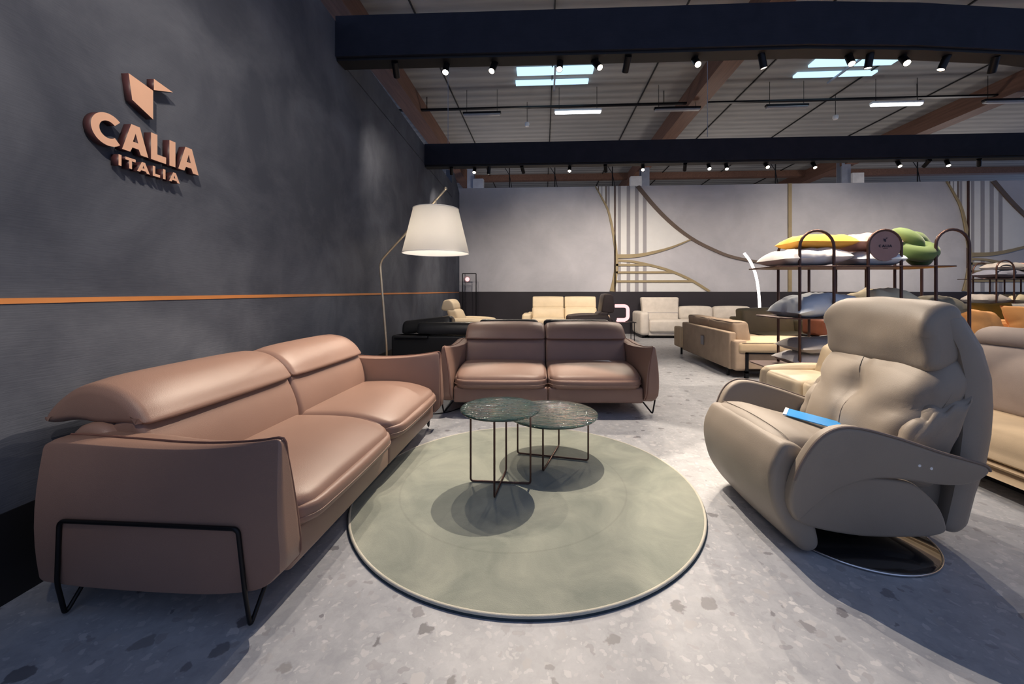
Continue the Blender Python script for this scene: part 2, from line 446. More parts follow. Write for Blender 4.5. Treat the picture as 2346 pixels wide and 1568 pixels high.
for i in range(5): bm.faces.new((vs[i], vs[5+i], vs[5+(i+1) % 5], vs[(i+1) % 5]))
struct('wall_left_end', bm, plaster_dark)
struct('trim_1', wall_slab(4.11, 10.2, 3.655, 4.0, -.15, .0), plaster_dark)       # upper band of the left partition
struct('trim_2', wall_slab(-1.5, 11.3, 1.15, 1.172, -.01, .004), orange_paint)
struct('baseboard_left', wall_slab(-1.5, 11.3, 0, .35, -.01, .006), black_paint)

# near fascia: straight, then curving away at the right end
def fascia(name, path, z0, z1, th):
    bm = bmesh.new(); P = [Vector(p) for p in path]; N = len(P); A = []; B = []
    for i, p in enumerate(P):
        t = (P[min(i+1, N-1)]-P[max(i-1, 0)]).normalized(); nrm = Vector((-t.y, t.x))
        A.append([bm.verts.new((p.x, p.y, z0)), bm.verts.new((p.x, p.y, z1))])
        q = p+nrm*th; B.append([bm.verts.new((q.x, q.y, z0)), bm.verts.new((q.x, q.y, z1))])
    for i in range(N-1):
        bm.faces.new((A[i][0], A[i+1][0], A[i+1][1], A[i][1])); bm.faces.new((B[i+1][0], B[i][0], B[i][1], B[i+1][1]))
        bm.faces.new((A[i][1], A[i+1][1], B[i+1][1], B[i][1])); bm.faces.new((A[i+1][0], A[i][0], B[i][0], B[i+1][0]))
    for i in (0, N-1): bm.faces.new((A[i][0], A[i][1], B[i][1], B[i][0]))
    return struct(name, bm, plaster_fascia)
near_path = [(-2.15,4.0),(1.1,4.04),(2.6,4.05),(3.7,4.13),(4.85,4.28),(5.8,4.5),(6.6,4.85),(7.2,5.3)]
fascia('trim_3', near_path, 3.63, 4.05, .20)
far_path = [(-2.28, 7.5), (12, 7.56)]
fascia('trim_4', far_path, 3.62, 4.02, .22)
# black lighting channels under the fascias
def channel(name, path, z0, z1, off, th):
    P = [Vector(p) for p in path]; bm = bmesh.new(); R_ = []
    for i, p in enumerate(P):
        t = (P[min(i+1, len(P)-1)]-P[max(i-1, 0)]).normalized(); nr = Vector((-t.y, t.x)); a = p+nr*off; b = p+nr*(off+th)
        R_.append([bm.verts.new((a.x,a.y,z0)), bm.verts.new((b.x,b.y,z0)), bm.verts.new((b.x,b.y,z1)), bm.verts.new((a.x,a.y,z1))])
    for A, B in zip(R_, R_[1:]):
        for k in range(4): bm.faces.new((A[k], A[(k+1) % 4], B[(k+1) % 4], B[k]))
    bm.faces.new(R_[0]); bm.faces.new(R_[-1])
    return struct(name, bm, black_paint)
channel('trim_5', near_path, 3.60, 3.628, .03, .17)
channel('trim_6', far_path, 3.59, 3.618, .03, .17)

# back wall: dark dado with plum panel, grey plaster above
YB = 11.3
struct('wall_back', nb(-2.45, 15.5, YB, YB+.14, 1.18, 4.15), plaster_grey)
struct('trim_7', nb(-2.45, 15.5, YB-.05, YB+.14, 0, 1.178), dark_dado)
# right partition end
bm = bmesh.new(); loop = [(7.28,0),(7.28,3.42)] + [(7.28+.08*(1-cos(a)), 3.42+.08*sin(a)) for a in (.4,.8,1.2,PI/2)] + [(10.5,3.5),(10.5,0)]
struct('wall_right', pr([loop], 5.94, 6.06), plaster_side)

# relief graphic on the back wall
def arc_pts(P, n=10): return catmull([tuple(p) for p in P], n, closed=False)
def band(pts, w0, w1):
    out = []; inn = []
    for i, p in enumerate(pts):
        a = pts[max(i-1, 0)]; b = pts[min(i+1, len(pts)-1)]; tx, tz = b[0]-a[0], b[1]-a[1]; l = math.hypot(tx, tz)
        w = w0+(w1-w0)*i/(len(pts)-1)
        out.append((p[0]-tz/l*w/2, p[1]+tx/l*w/2)); inn.append((p[0]+tz/l*w/2, p[1]-tx/l*w/2))
    return out+inn[::-1]
ZT, ZB = 4.148, 1.182
def mural(dx, x_end, label):
    t = thing('wall_graphic', label, 'wall decoration', (dx, YB, 0), 0, 'relief graphics on the back wall')
    clip = lambda pts: [(min(x, x_end-dx), min(max(z, ZB), ZT)) for x, z in pts]
    left = arc_pts([(1.46,ZT),(1.65,3.80),(1.84,3.375),(2.00,2.55),(2.045,2.0),(2.0,1.55),(1.92,ZB)])
    diag = arc_pts([(2.62,ZT),(3.11,3.545),(3.60,3.05),(4.125,2.646),(4.68,2.35),(5.25,2.13),(6.19,1.95),(6.74,1.90)])
    low1 = arc_pts([(2.02,2.17),(2.6,2.19),(3.11,2.287),(3.6,2.43),(4.125,2.646)])
    low2 = arc_pts([(2.02,2.06),(2.45,2.03),(2.87,1.946),(3.469,1.78),(4.06,1.52),(4.599,ZB)])
    # white upper field
    up = [p for p in left if p[1] > 2.19] ; dg = [p for p in diag if p[0] < 4.125]
    fld = up + [(2.03,2.18)] + low1[1:] + dg[::-1]
    obj('white_field', pr([clip(fld)], -.012, .0), white_plain, t, False)
    lf_ = [(2.03,2.05)] + low2[1:] + [(2.03, ZB)]
    obj('lower_white_field', pr([clip(lf_)], -.012, 0), white_plain, t, False)
    def ztop(x):
        for a, b in zip(diag, diag[1:]):
            if a[0] <= x <= b[0]: return a[1]+(b[1]-a[1])*(x-a[0])/(b[0]-a[0])
        return ZT
    def zlo(x, arr):
        for a, b in zip(arr, arr[1:]):
            if a[0] <= x <= b[0]: return a[1]+(b[1]-a[1])*(x-a[0])/(b[0]-a[0])
        return arr[0][1]
    for x0, x1 in ((2.09,2.17),(2.33,2.43),(2.56,2.66),(2.78,2.88)):
        obj('grey_stripe', pr([[(x0,zlo(x0,low1)),(x0,min(ZT,ztop(x0))),(x1,min(ZT,ztop(x1))),(x1,zlo(x1,low1))]], -.016, -.01), grey_stripe, t, False)
        obj('grey_stripe', pr([[(x0,ZB),(x0,zlo(x0,low2)),(x1,zlo(x1,low2)),(x1,ZB)]], -.016, -.01), grey_stripe, t, False)
    def zleft(x):
        for a, b in zip(left, left[1:]):
            if a[0] <= x <= b[0]: return a[1]+(b[1]-a[1])*(x-a[0])/(b[0]-a[0])
        return ZB
    for x0, x1, m in ((1.53,1.56,brown_trim),(1.63,1.655,grey_stripe),(1.74,1.775,brown_trim),(1.80,1.86,grey_stripe)):
        obj('narrow_bar', pr([[(x0,zleft(x0)),(x0,ZT),(x1,ZT),(x1,zleft(x1))]], -.02, -.01), m, t, False)
    obj('dark_post', nb(1.985, 2.02, -.05, 0, ZB, ZT), piping_dark, t, False)
    for z in (1.93, 1.72, 1.47):
        xe = 4.0
        for a, b in zip(low2, low2[1:]):
            if a[1] >= z >= b[1]: xe = a[0]+(b[0]-a[0])*(a[1]-z)/(a[1]-b[1]+1e-9)
        xe = min(xe, x_end-dx)
        obj('slat', nb(2.03, xe, -.05, -.01, z-.03, z+.03), gold_trim, t, False)
    obj('curved_trim', pr([clip(band(left, .02, .13))], -.05, -.005), gold_trim, t, False)
    obj('curved_trim', pr([clip(band(diag, .11, .06))], -.05, -.005), brown_trim, t, False)
    obj('curved_trim', pr([clip(band(low1, .12, .03))], -.045, -.005), gold_trim, t, False)
    obj('curved_trim', pr([clip(band(low2, .06, .07))], -.045, -.005), gold_trim, t, False)
mural(0, 6.7, 'grey and white relief graphic with gold curves in middle of back wall')
mural(9.35, 15.4, 'second relief graphic of curves and stripes at right end of back wall')
j = obj('wall_batten', nb(6.70, 6.79, YB-.04, YB, ZB, ZT), [gold_trim]); tag(j, 'slim vertical gold batten dividing the grey back wall panels', 'wall trim')

# ---- hall roof
RZ = 6.2
struct('ceiling', nb(-9, 22, 1.5, 26, RZ, RZ+.1), roof_mat)
tn = 8
for i, x in enumerate((-2.3,.2,2.5,5.0,7.4,9.8)):
    bm = nb(x-.012, x+.012, 1.5, 26, RZ-.03, RZ-.001); struct('trim_%d' % tn, bm, black_paint); tn += 1
for x in (-3.35, 3.75, 11.0):
    struct('trim_%d' % tn, nb(x-.2, x+.2, 1.5, 26, 5.75, RZ-.002), timber); tn += 1
for Y in (17.0,):
    struct('trim_%d' % tn, nb(-9, 22, Y, Y+.25, 5.95, RZ-.003), timber); tn += 1
struct('wall_hall', nb(-9, 22, 24.9, 25.1, 0, RZ-.002), M('hall_end_cladding', (.22,.16,.15), .8))
# roof lights
wn = 1
for (x0, x1, y0) in ((-.60, 1.12, 8.85), (5.85, 7.6, 8.85), (-6.2, -4.6, 4.0)):
    for k, (a, b) in enumerate(((0,.28),(.55,.72))):
        bm = nb(x0-.06*k, x1-.06*k+.0, y0+a, y0+b, RZ-.05, RZ-.001)
        struct('window_%d' % wn, bm, sky_glow); wn += 1
    struct('trim_%d' % tn, nb((x0+x1)/2-.02, (x0+x1)/2+.02, y0-.1, y0+.95, RZ-.09, RZ-.051), steel_grey); tn += 1
# cable tray and hanging fluorescent fittings
tray = obj('cable_tray', nb(-8, 20, 10.05, 10.13, 5.85, 5.89), black_metal); tag(tray, 'long dark cable tray crossing under the hall roof', 'cable tray')
for hx_ in (-3, 3, 9): obj('hanger_rod', cyl(bmesh.new(), (hx_,10.09,5.89), (hx_,10.09,6.2), .01), black_metal, tray)
unlit = M('unlit_tube', (.35,.35,.36), .4)
def fluoro(x0, x1, y, z, lit, label):
    t = thing('fluorescent_light', label, 'ceiling light', ((x0+x1)/2, y, z), 0, 'linear lights under the hall roof')
    h = (x1-x0)/2
    obj('housing', nb(-h, h, -.05, .05, .02, .07, bevel=.01), black_metal if not lit else chip_white, t, False)
    obj('tube', lf([(-.04,-.02),(.04,-.02),(.045,.02),(-.045,.02)], -h+.02, h-.02, .015, 'x', n=2, smooth=3), tube_glow if lit else unlit, t)
    for q in (-.8, .8): obj('suspension_wire', cyl(bmesh.new(), (h*q,0,.07), (h*q,0,RZ-z), .006, 6), black_metal, t)
fluoro(.27, 1.42, 9.8, 5.58, True, 'lit white linear light below the left roof window')
fluoro(7.70, 8.86, 9.8, 5.58, True, 'lit white linear light below the right roof window')
fluoro(-2.0, -1.05, 9.8, 5.58, False, 'unlit linear light hanging nearest the left wall')
fluoro(2.68, 3.78, 9.8, 5.58, False, 'unlit linear light between left lit tube and timber beam')
fluoro(5.3, 6.28, 9.8, 5.58, False, 'unlit linear light below left end of right roof window')
fluoro(10.2, 11.2, 9.8, 5.58, False, 'unlit linear light hanging farthest right under the roof')
for x, lab in ((-.43, 'small white domed device hanging left under hall roof'), (7.4, 'small white domed device hanging right under hall roof')):
    t = thing('ceiling_sensor', lab, 'sensor', (x, 10.5, 5.6)); obj('dome', lt([(.005,-.06),(.05,-.045),(.065,0),(.06,.05),(.02,.07)], seg=16), chip_white, t)
    obj('stem', cyl(bmesh.new(), (0,0,.06), (0,0,.6), .007, 6), black_metal, t)
for (x, y, z0, z1, lab) in ((-1.82, 7.5, 4.02, RZ, 'thin steel cable from left end of far fascia to roof'), (3.0, 7.45, 4.02, RZ, 'thin steel cable from middle of far fascia to roof')):
    tag(obj('suspension_cable', cyl(bmesh.new(), (x,y,z0), (x,y,z1), .006, 6), steel_grey), lab, 'cable')
# hall columns behind the back wall
for (x, w, bx, lab) in ((3.75, .30, -.35, 'pale steel hall column above the striped wall graphic'), (10.85, .30, .35, 'pale steel hall column above right part of back wall'), (-2.75, .25, .3, 'pale steel hall column beyond end of dark left wall')):
    t = thing('steel_column', lab, 'column', (x, 15, 0))
    bm = nb(-w/2, w/2, -.14, -.12, 0, 6.1); box(bm, -w/2, w/2, .12, .14, 0, 6.1); box(bm, -.012, .012, -.12, .12, 0, 6.1); obj('shaft', bm, steel_grey, t, False)
    obj('junction_box', nb(bx-.2, bx+.2, -.22, .02, 5.0, 5.42, bevel=.01), chip_white if x > 0 else steel_grey, t, False)
for i, (x, lab) in enumerate(((-1.2, 'left dark hanging strap above back wall'), (.4, 'middle dark hanging strap above back wall'), (2.4, 'dark hanging strap beside left hall column'), (7.9,'dark hanging strap left of right hall column'),(12.5,'dark hanging strap right of right hall column'))):
    bm = bmesh.new(); cyl(bm, (x,14,RZ), (x,14,4.0), .018, 6); cyl(bm, (x,14,5.3), (x+.25,14,4.0), .012, 6); cyl(bm, (x,14,5.3), (x-.5,14,6.1), .012, 6)
    tag(obj('cable_hanger', bm, black_metal), lab, 'cable hanger')

# ------------------------------------------------------------------ logo on the left wall
def letter(ch, x, w, h, s):
    """loops of one capital letter at x, width w, height h, stroke s"""
    if ch == 'I': return [[(x,0),(x+w,0),(x+w,h),(x,h)]]
    if ch == 'L': return [[(x,0),(x+w,0),(x+w,s),(x+s,s),(x+s,h),(x,h)]]
    if ch == 'T': c = x+w/2; return [[(c-s/2,0),(c+s/2,0),(c+s/2,h-s),(x+w,h-s),(x+w,h),(x,h),(x,h-s),(c-s/2,h-s)]]
    if ch == 'A':
        c = x+w/2; k = s*.62
        o = [(x,0),(x+s*1.12,0),(x+s*1.12+.16*(w/2),h*.18),(x+w-s*1.12-.16*(w/2),h*.18),(x+w-s*1.12,0),(x+w,0),(c+k,h),(c-k,h)]
        hb = h*.18+s*.85; ht = h*.72
        return [o, [(c,ht),(c-(ht-hb)*.30,hb),(c+(ht-hb)*.30,hb)]]
    if ch == 'C':
        R = h/2*1.04; c = (x+R, h/2); r = R-s; a = .80
        o = [(c[0]+R*cos(t), c[1]+R*sin(t)) for t in [a+(2*PI-2*a)*i/30 for i in range(31)]]
        q = [(c[0]+r*cos(t), c[1]+r*sin(t)) for t in [2*PI-a-(2*PI-2*a)*i/30 for i in range(31)]]
        return [o+q]
def off(lps, dx, dy, k=1): return [[(x*k+dx, y*k+dy) for x, y in lp] for lp in lps]
LX0, LX1 = .012, .052
sign = [('C',1.712,.145,1.898,.148,.036),('A',1.852,.135,1.903,.142,.036),('L',2.002,.088,1.903,.142,.036),('I',2.110,.038,1.903,.142,.036),('A',2.166,.140,1.903,.142,.036)]
small = [('I',1.835,.014),('T',1.868,.052),('A',1.927,.068),('L',2.012,.042),('I',2.072,.014),('A',2.108,.068)]
def wall_letter(name, loops, label, cat='sign letter', group=None):
    # letters sit on the slanted partition: their plane is offset from the wall line
    loops = [[(y*.974, 1.2+(z-1.2)*.974) for y, z in lp] for lp in loops]
    bm = bmesh.new(); prism(bm, loops, LX0, LX1, 'yz')
    for v in bm.verts: v.co.x += WX(v.co.y)
    sx = WX(2)+LX0
    for f in bm.faces: f.material_index = 0
    bmesh.ops.recalc_face_normals(bm, faces=bm.faces)
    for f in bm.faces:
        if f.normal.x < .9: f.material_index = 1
    o = obj(name, bm, [copper, copper_shaded], None, False)
    return tag(o, label, cat, group)
ordn = {('C',0):'large copper letter C of the wall sign', ('A',1):'large copper letter A after the C on wall sign', ('L',2):'large copper letter L of the wall sign', ('I',3):'large copper letter I of the wall sign', ('A',4):'large copper letter A ending the top word'}
for i, (ch, x, w, z, h, s) in enumerate(sign):
    wall_letter('sign_letter', off(letter(ch, x, w, h, s), 0, z), ordn[(ch, i)], group='copper wall sign letters')
sl = ['small copper letter I starting the lower word','small copper letter T of the lower word','small copper letter A after T in lower word','small copper letter L of the lower word','small copper letter I before last A in lower word','small copper letter A ending the lower word']
for i, (ch, x, w) in enumerate(small):
    wall_letter('sign_letter', off(letter(ch, x, w, .054, .014), 0, 1.817), sl[i], group='copper wall sign letters')
wall_letter('sign_emblem', [[(1.884,2.295),(1.902,2.170),(2.014,2.118),(2.014,2.272)]], 'large pale copper polygon of the emblem above lettering', 'sign emblem')
wall_letter('sign_emblem', [[(2.018,2.338),(2.132,2.322),(2.018,2.278)]], 'small copper triangle at right of the emblem', 'sign emblem')

# ------------------------------------------------------------------ brown leather sofas
def make_sofa(label, loc, rz, W=2.05, D=1.08, DA=.93):
    T = thing('leather_sofa', label, 'sofa', loc, rz)
    HA = .66; ZB_ = .105
    def arm_fn(side):
        def fn(u, v, w, co):
            # u: -1 outer .. 1 inner ; v: -1 front .. 1 back ; w: -1 bottom .. 1 top
            k = (u+1)/2; f = (v+1)/2; h = (w+1)/2
            xo = .010-.024*sin(PI*min(1, h*1.0)) - .012*(1-h)
            xi = .108*(1-h**2.2) + (.032+.115*min(1, f*1.7))*h**2.2 + .02*sin(PI*h)*f
            x = xo + (xi-xo)*(co.x/.12*1.0 if False else k)
            dip = -.028*sin(PI*min(1, f*1.05)) + .015*(1-f)**6 - .02*f**6
            z = ZB_ + (co.z-ZB_) + dip*h
            y = co.y
            # rounded lower front corner and a leading edge that leans forward at the foot
            low = max(0, 1-h*4)
            y += (.07*low**2)*(1-f) - .035*(1-f)*(1-h)*min(1, h*5)
            z += (.035*(1-f)**8 + .02*f**6)*low
            if f < .15: # pinched front seam, inner side
                pass
            return (x if side < 0 else W-x, y, z)
        return fn
    for side in (-1, 1):
        bm = softbox(bmesh.new(), 0, .12, 0, DA, ZB_, HA, r=.028, n=14, fn=arm_fn(side))
        a = obj('armrest', bm, leather_brown, T)
        # piping along top and down the front edge
        pts = []
        fn = arm_fn(side)
        for i in range(9):
            h = .06+.93*i/8; c = Vector((0, .004, ZB_+(HA-ZB_)*h)); p = fn(.75, -1, 2*h-1, c); pts.append(p)
        for i in range(1, 15):
            f = i/14*.96; p = fn(-.1+.0*f, -1+2*f, 1, Vector((0, f*DA, HA+.002))); pts.append(p)
        obj('piping', tb(catmull(pts, 3, False), .0045, 6), piping_brown, a)
        # wire leg frame: bar against the outer side, hairpin feet
        xo = -.024; sx = (lambda x: x) if side < 0 else (lambda x: W-x)
        fy, by = .11, .83
        path = [(sx(.095), fy, .12), (sx(.004), fy, .0075), (sx(xo+.004), fy, .14), (sx(xo-.004), fy+.02, .372), (sx(xo-.004), by-.02, .372), (sx(xo+.004), by, .14), (sx(.004), by, .0075), (sx(.095), by, .12)]
        obj('leg', tb(fillet(path, .022), .0075, 8), black_metal, T)
    bm = bmesh.new(); c = W/2
    softbox(bm, .11, c-.001, .035, .9, .125, .275, r=.022, n=5, puff=(0,.012,0))
    softbox(bm, c+.001, W-.11, .035, .9, .125, .275, r=.022, n=5, puff=(0,.012,0))
    obj('base', bm, leather_brown, T)
    bmb = lf([(.70,.12),(.92,.12),(.945,.4),(.93,.645),(.78,.645),(.72,.4)], .09, W-.09, .04, 'x', n=4); obj('back_frame', bmb, leather_brown, T)
    for k in (0, 1):
        x0, x1 = (.118, c-.003) if k == 0 else (c+.003, W-.118)
        def sfn(u, v, w, co):
            f = (v+1)/2; h = (w+1)/2
            cr = (max(0, abs(u)-.72)/.28)**2.2
            y = co.y + .075*cr*max(0, 1-f*2.5)
            z = co.z - h*.070*max(0, 1-f*1.5)**2.6 + h*.010*sin(PI*min(1, f))*(1-u**4) + (1-h)*.012*cr*max(0, 1-f*3)
            return (co.x, y, z)
        s = obj('seat_cushion', sb(x0, x1, -.012, .66, .262, .438, r=.05, n=16, puff=(.0,.018,.014), fn=sfn), leather_brown, T)
        P = []
        for q in range(25):
            u = -1+2*q/24
            p = sfn(u, -1, .25, Vector(((x0+x1)/2+u*(x1-x0)/2, -.012-.018*(1-u*u)*.9, .350))); P.append((p[0], p[1]-.001, p[2]))
        obj('piping', tb(P, .0028, 6), leather_brown, s)
        xa, xb = (.135, c-.003) if k == 0 else (c+.003, W-.135)
        prof = [(.62,.36),(.60,.44),(.625,.55),(.675,.655),(.70,.69),(.76,.69),(.84,.62),(.84,.40),(.75,.36)]
        b = obj('back_cushion', lf(prof, xa, xb, .03, 'x', n=10, bulge=.008), leather_brown, T)
        hp = [(.645,.665),(.655,.705),(.70,.765),(.78,.822),(.88,.842),(.97,.815),(1.05,.745),(1.085,.68),(1.06,.66),(.95,.675),(.85,.665),(.75,.665)]
        hp = [(y_, z_) for y_, z_ in hp]
        def hfn(t, co):
            e = abs(2*t-1)**7
            return (co.x, co.y+.015*e, co.z-.026*e*max(0, (co.z-.67)/.17))
        hx0, hx1 = (.125, c+.0) if k == 0 else (c+.004, W-.125)
        obj('headrest', lf(hp, hx0, hx1, .035, 'x', n=12, bulge=.004, fn=hfn), leather_brown, T)
    return T
# nearest sofa along the left wall, its seat facing right; second one facing the camera
make_sofa('long brown leather sofa along the dark left wall, nearest the camera', (-.93, 1.35, 0), PI/2-.018, W=2.08)
make_sofa('brown leather sofa facing the camera behind the two glass tables', (-.975, 3.735, 0), .035, W=2.04)

# small fabric label on far end of the near sofa
# ------------------------------------------------------------------ rug
t = thing('round_rug', 'large round sage green rug under the two glass tables', 'rug', (-.105, 2.45, 0))
RR = 1.0
bm = bmesh.new(); rings = []
for i in range(26):
    r = RR*i/25
    rings.append([bm.verts.new((max(r,.001)*cos(2*PI*k/96), max(r,.001)*sin(2*PI*k/96), .014+.0012*noise.noise(Vector((r*cos(2*PI*k/96)*5, r*sin(2*PI*k/96)*5, 0))))) for k in range(96)])
for A, B in zip(rings, rings[1:]):
    for k in range(96): bm.faces.new((A[k], A[(k+1) % 96], B[(k+1) % 96], B[k]))
obj('pile', bm, rug_mat, t)
obj('binding', tb([((RR+.004)*cos(2*PI*k/128), (RR+.004)*sin(2*PI*k/128), .0105) for k in range(128)], .0075, 8, closed=True), rope_cream, t)
obj('backing', lt([(RR+.002,.001),(RR+.014,.001),(RR+.014,.006),(RR+.004,.009)], seg=128, cap=False), rope_dark, t)

# ------------------------------------------------------------------ glass tables
def glass_table(name, label, c, r, h, feet):
    T = thing(name, label, 'table', (c[0], c[1], .015))
    rim = [(r-.004,-.014),(r,-.010),(r,-.003),(r-.004,0)]
    bm = bmesh.new(); n = 96; R0 = [(.002,0),(r*.3,0),(r*.6,0),(r*.85,0),(r-.004,0)]
    rg = []
    for rr, z in R0 + [(r,-.003),(r,-.010),(r-.004,-.014),(.002,-.014)]:
        rg.append([bm.verts.new(((rr+(.0016*noise.noise(Vector((cos(2*PI*k/n)*9, sin(2*PI*k/n)*9, 0))) if rr > r*.9 else 0))*cos(2*PI*k/n), (rr)*sin(2*PI*k/n), h+z)) for k in range(n)])
    for A, B in zip(rg, rg[1:]):
        for k in range(n): bm.faces.new((A[k], A[(k+1) % n], B[(k+1) % n], B[k]))
    bm.faces.new(rg[0]); bm.faces.new(rg[-1])
    obj('glass_top', bm, glass_top, T)
    for i, ((ax, ay), (bx, by)) in enumerate(feet):
        zf = .007 + (.011 if i else 0)
        obj('leg_frame', tb(fillet([(ax,ay,h-.015),(ax,ay,zf if i == 0 else .007),(bx,by,.007),(bx,by,h-.015)], .018, 5), .0062, 8), bronze_metal, T)
    ring = [((r*.78)*cos(2*PI*k/48), (r*.78)*sin(2*PI*k/48), h-.019) for k in range(48)]
    obj('support_ring', tb(ring, .005, 6, closed=True), bronze_metal, T)
glass_table('side_table', 'tall small round table with dark rippled glass top on rug', (-.265, 2.44), .245, .468,
            [((-.186,.004),(.186,-.012)), ((-.014,-.19),(.02,.165))])
glass_table('coffee_table', 'low wide round table with dark glass top behind the tall one', (.063, 2.83), .32, .322,
            [((-.25,.05),(.248,-.045)), ((-.066,-.228),(.055,.215))])

# ------------------------------------------------------------------ recliner
T = thing('recliner_armchair', 'taupe swivel recliner with big rolled headrest at right foreground', 'armchair', (1.5, 2.2, 0))
ox, oy = 1.5, 2.2
def W2(p): return [(a-ox, z) for a, z in p]
b = obj('swivel_base', lt([(.01,.0),(.325,.0),(.333,.006),(.325,.014),(.05,.024),(.05,.12),(.01,.12)], c=(.02,-.12,0), seg=64), black_gloss, T)
obj('chrome_rim', tb([(.02+.333*cos(2*PI*k/72), -.12+.333*sin(2*PI*k/72), .008) for k in range(72)], .0045, 8, closed=True), chrome, b)
Y0, Y1 = 1.86-oy, 2.58-oy
# seat cushion
def shear(t, x): return x + .15 - .035*t
prof = W2([(1.60,.40),(1.42,.445),(1.22,.490),(1.07,.528),(.985,.520),(.93,.475),(.945,.41),(1.06,.36),(1.3,.31),(1.60,.30)])
def seatfn(t, co):
    d = (2*t-1); return (shear(t, co.x), co.y, co.z + (.018*cos(d*PI/2)-.03*abs(d)**5)*(1 if co.z > .38 else 0) - .012*math.exp(-((co.x-(1.40-ox))**2+(co.y-.02)**2)/.02))
s_ = obj('seat_cushion', lf(prof, Y0+.02, Y1-.02, .05, 'y', n=12, fn=seatfn, wr=.004, ws=9), fabric_taupe, T)
sm = [(.990-ox,Y0+.05,.512),(.985-ox,Y0+.12,.530),(.985-ox,0,.541),(.985-ox,Y1-.12,.530),(.990-ox,Y1-.05,.512)]
sm = [(shear((y-Y0)/(Y1-Y0), x), y, z) for x, y, z in sm]
obj('seam', tb(catmull(sm, 6, False), .0022, 6), fabric_taupe, s_)
# footrest flap hanging from the seat front
prof = W2([(.945,.505),(.905,.44),(.895,.37),(.915,.28),(.965,.18),(1.04,.09),(1.12,.022),(1.165,.018),(1.185,.05),(1.155,.12),(1.10,.21),(1.06,.30),(1.06,.42),(1.02,.49)])
obj('footrest', lf(prof, Y0, Y1-.02, .03, 'y', n=12, bulge=.008, wr=.003, ws=7, fn=lambda t, co: (shear(t, co.x)-.16*max(0, .5-co.z)**1.6*2, co.y, co.z)), fabric_taupe, T)
# body under the seat
prof = W2([(1.12,.16),(1.10,.34),(1.3,.40),(1.75,.40),(1.86,.32),(1.84,.12),(1.5,.085),(1.22,.10)])
obj('seat_frame', lf(prof, 1.95-oy, 2.48-oy, .04, 'y', n=6), fabric_taupe, T)
# arms: upper pad with long tail, and lower side panel
def arm(side):
    yb = 1.90 if side < 0 else 2.54
    up = [(1.09,.30),(1.11,.42),(1.165,.545),(1.235,.608),(1.33,.618),(1.50,.575),(1.68,.515),(1.81,.478),(1.875,.457),(1.892,.425),(1.855,.385),(1.78,.362),(1.67,.365),(1.52,.385),(1.40,.375),(1.28,.32),(1.20,.24),(1.14,.17),(1.10,.22)]
    lo = [(1.105,.35),(1.10,.25),(1.14,.165),(1.24,.125),(1.42,.098),(1.60,.098),(1.72,.108),(1.775,.130),(1.775,.170),(1.735,.25),(1.66,.325),(1.60,.362),(1.50,.378),(1.38,.385),(1.25,.39)]
    def fl(t, co):
        h = co.z-.15; k = -1 if side < 0 else 1
        return (co.x, co.y + k*.185*h, co.z)
    th = .060
    a = obj('armrest', lf(W2(up), yb-oy-(th if side < 0 else 0), yb-oy+(0 if side < 0 else th), .018, 'y', n=3, smooth=6, fn=fl), fabric_taupe, T)
    def fl2(t, co):
        h = co.z-.12; k = -1 if side < 0 else 1
        return (co.x, co.y + k*.14*h, co.z)
    obj('side_panel', lf(W2(lo), yb-oy-(.045 if side < 0 else -.0), yb-oy+(.0 if side < 0 else .045), .016, 'y', n=3, smooth=6, fn=fl2), fabric_taupe, a)
    e = catmull(up, 5); yy = yb-oy-(th if side < 0 else -th)*1.0
    pts = [fl(0, Vector((p[0]-ox, yy+(.006 if side < 0 else -.006), p[1]))) for p in e[3:45]]
    pts = [(p[0], p[1], p[2]+.001) for p in pts]
    obj('piping', tb(pts, .006, 6), piping_taupe, a)
    if side < 0:
        for (x, z) in ((1.60,.455),(1.65,.443)):
            p = fl(0, Vector((x-ox, yy, z))); obj('button', lt([(.0005,-.002),(.006,-.002),(.006,.002),(.0005,.002)], seg=16), chip_white, a, loc=p, rot=(PI/2,0,0))
    return a
arm(-1); arm(1)
# outer back shell
def shfn(u, v, w, co):
    z = co.z; c = interp(z, [(.08,1.87),(.11,1.875),(.30,1.92),(.45,1.955),(.63,1.975),(.83,1.975),(.95,1.955),(1.05,1.915),(1.16,1.85)])
    k = max(0, (z-.5)/.65)
    return (c-ox + (co.x) - .05*abs(v)**3 + .02*u*(1-abs(w)), co.y*(1-.10*max(0, w)**3) , z-.02*abs(v)**4*(1 if w > 0 else 0))
def interp(x, P):
    for a, b in zip(P, P[1:]):
        if x <= b[0]:
            t = max(0, (x-a[0])/(b[0]-a[0])); t = t*t*(3-2*t) if False else t
            return a[1]+(b[1]-a[1])*t
    return P[-1][1]
obj('back_shell', sb(-.035, .075, 1.875-oy, 2.61-oy, .105, 1.135, r=.05, n=14, puff=(.012,.0,.0), fn=shfn, wr=.006, ws=8), fabric_taupe, T)
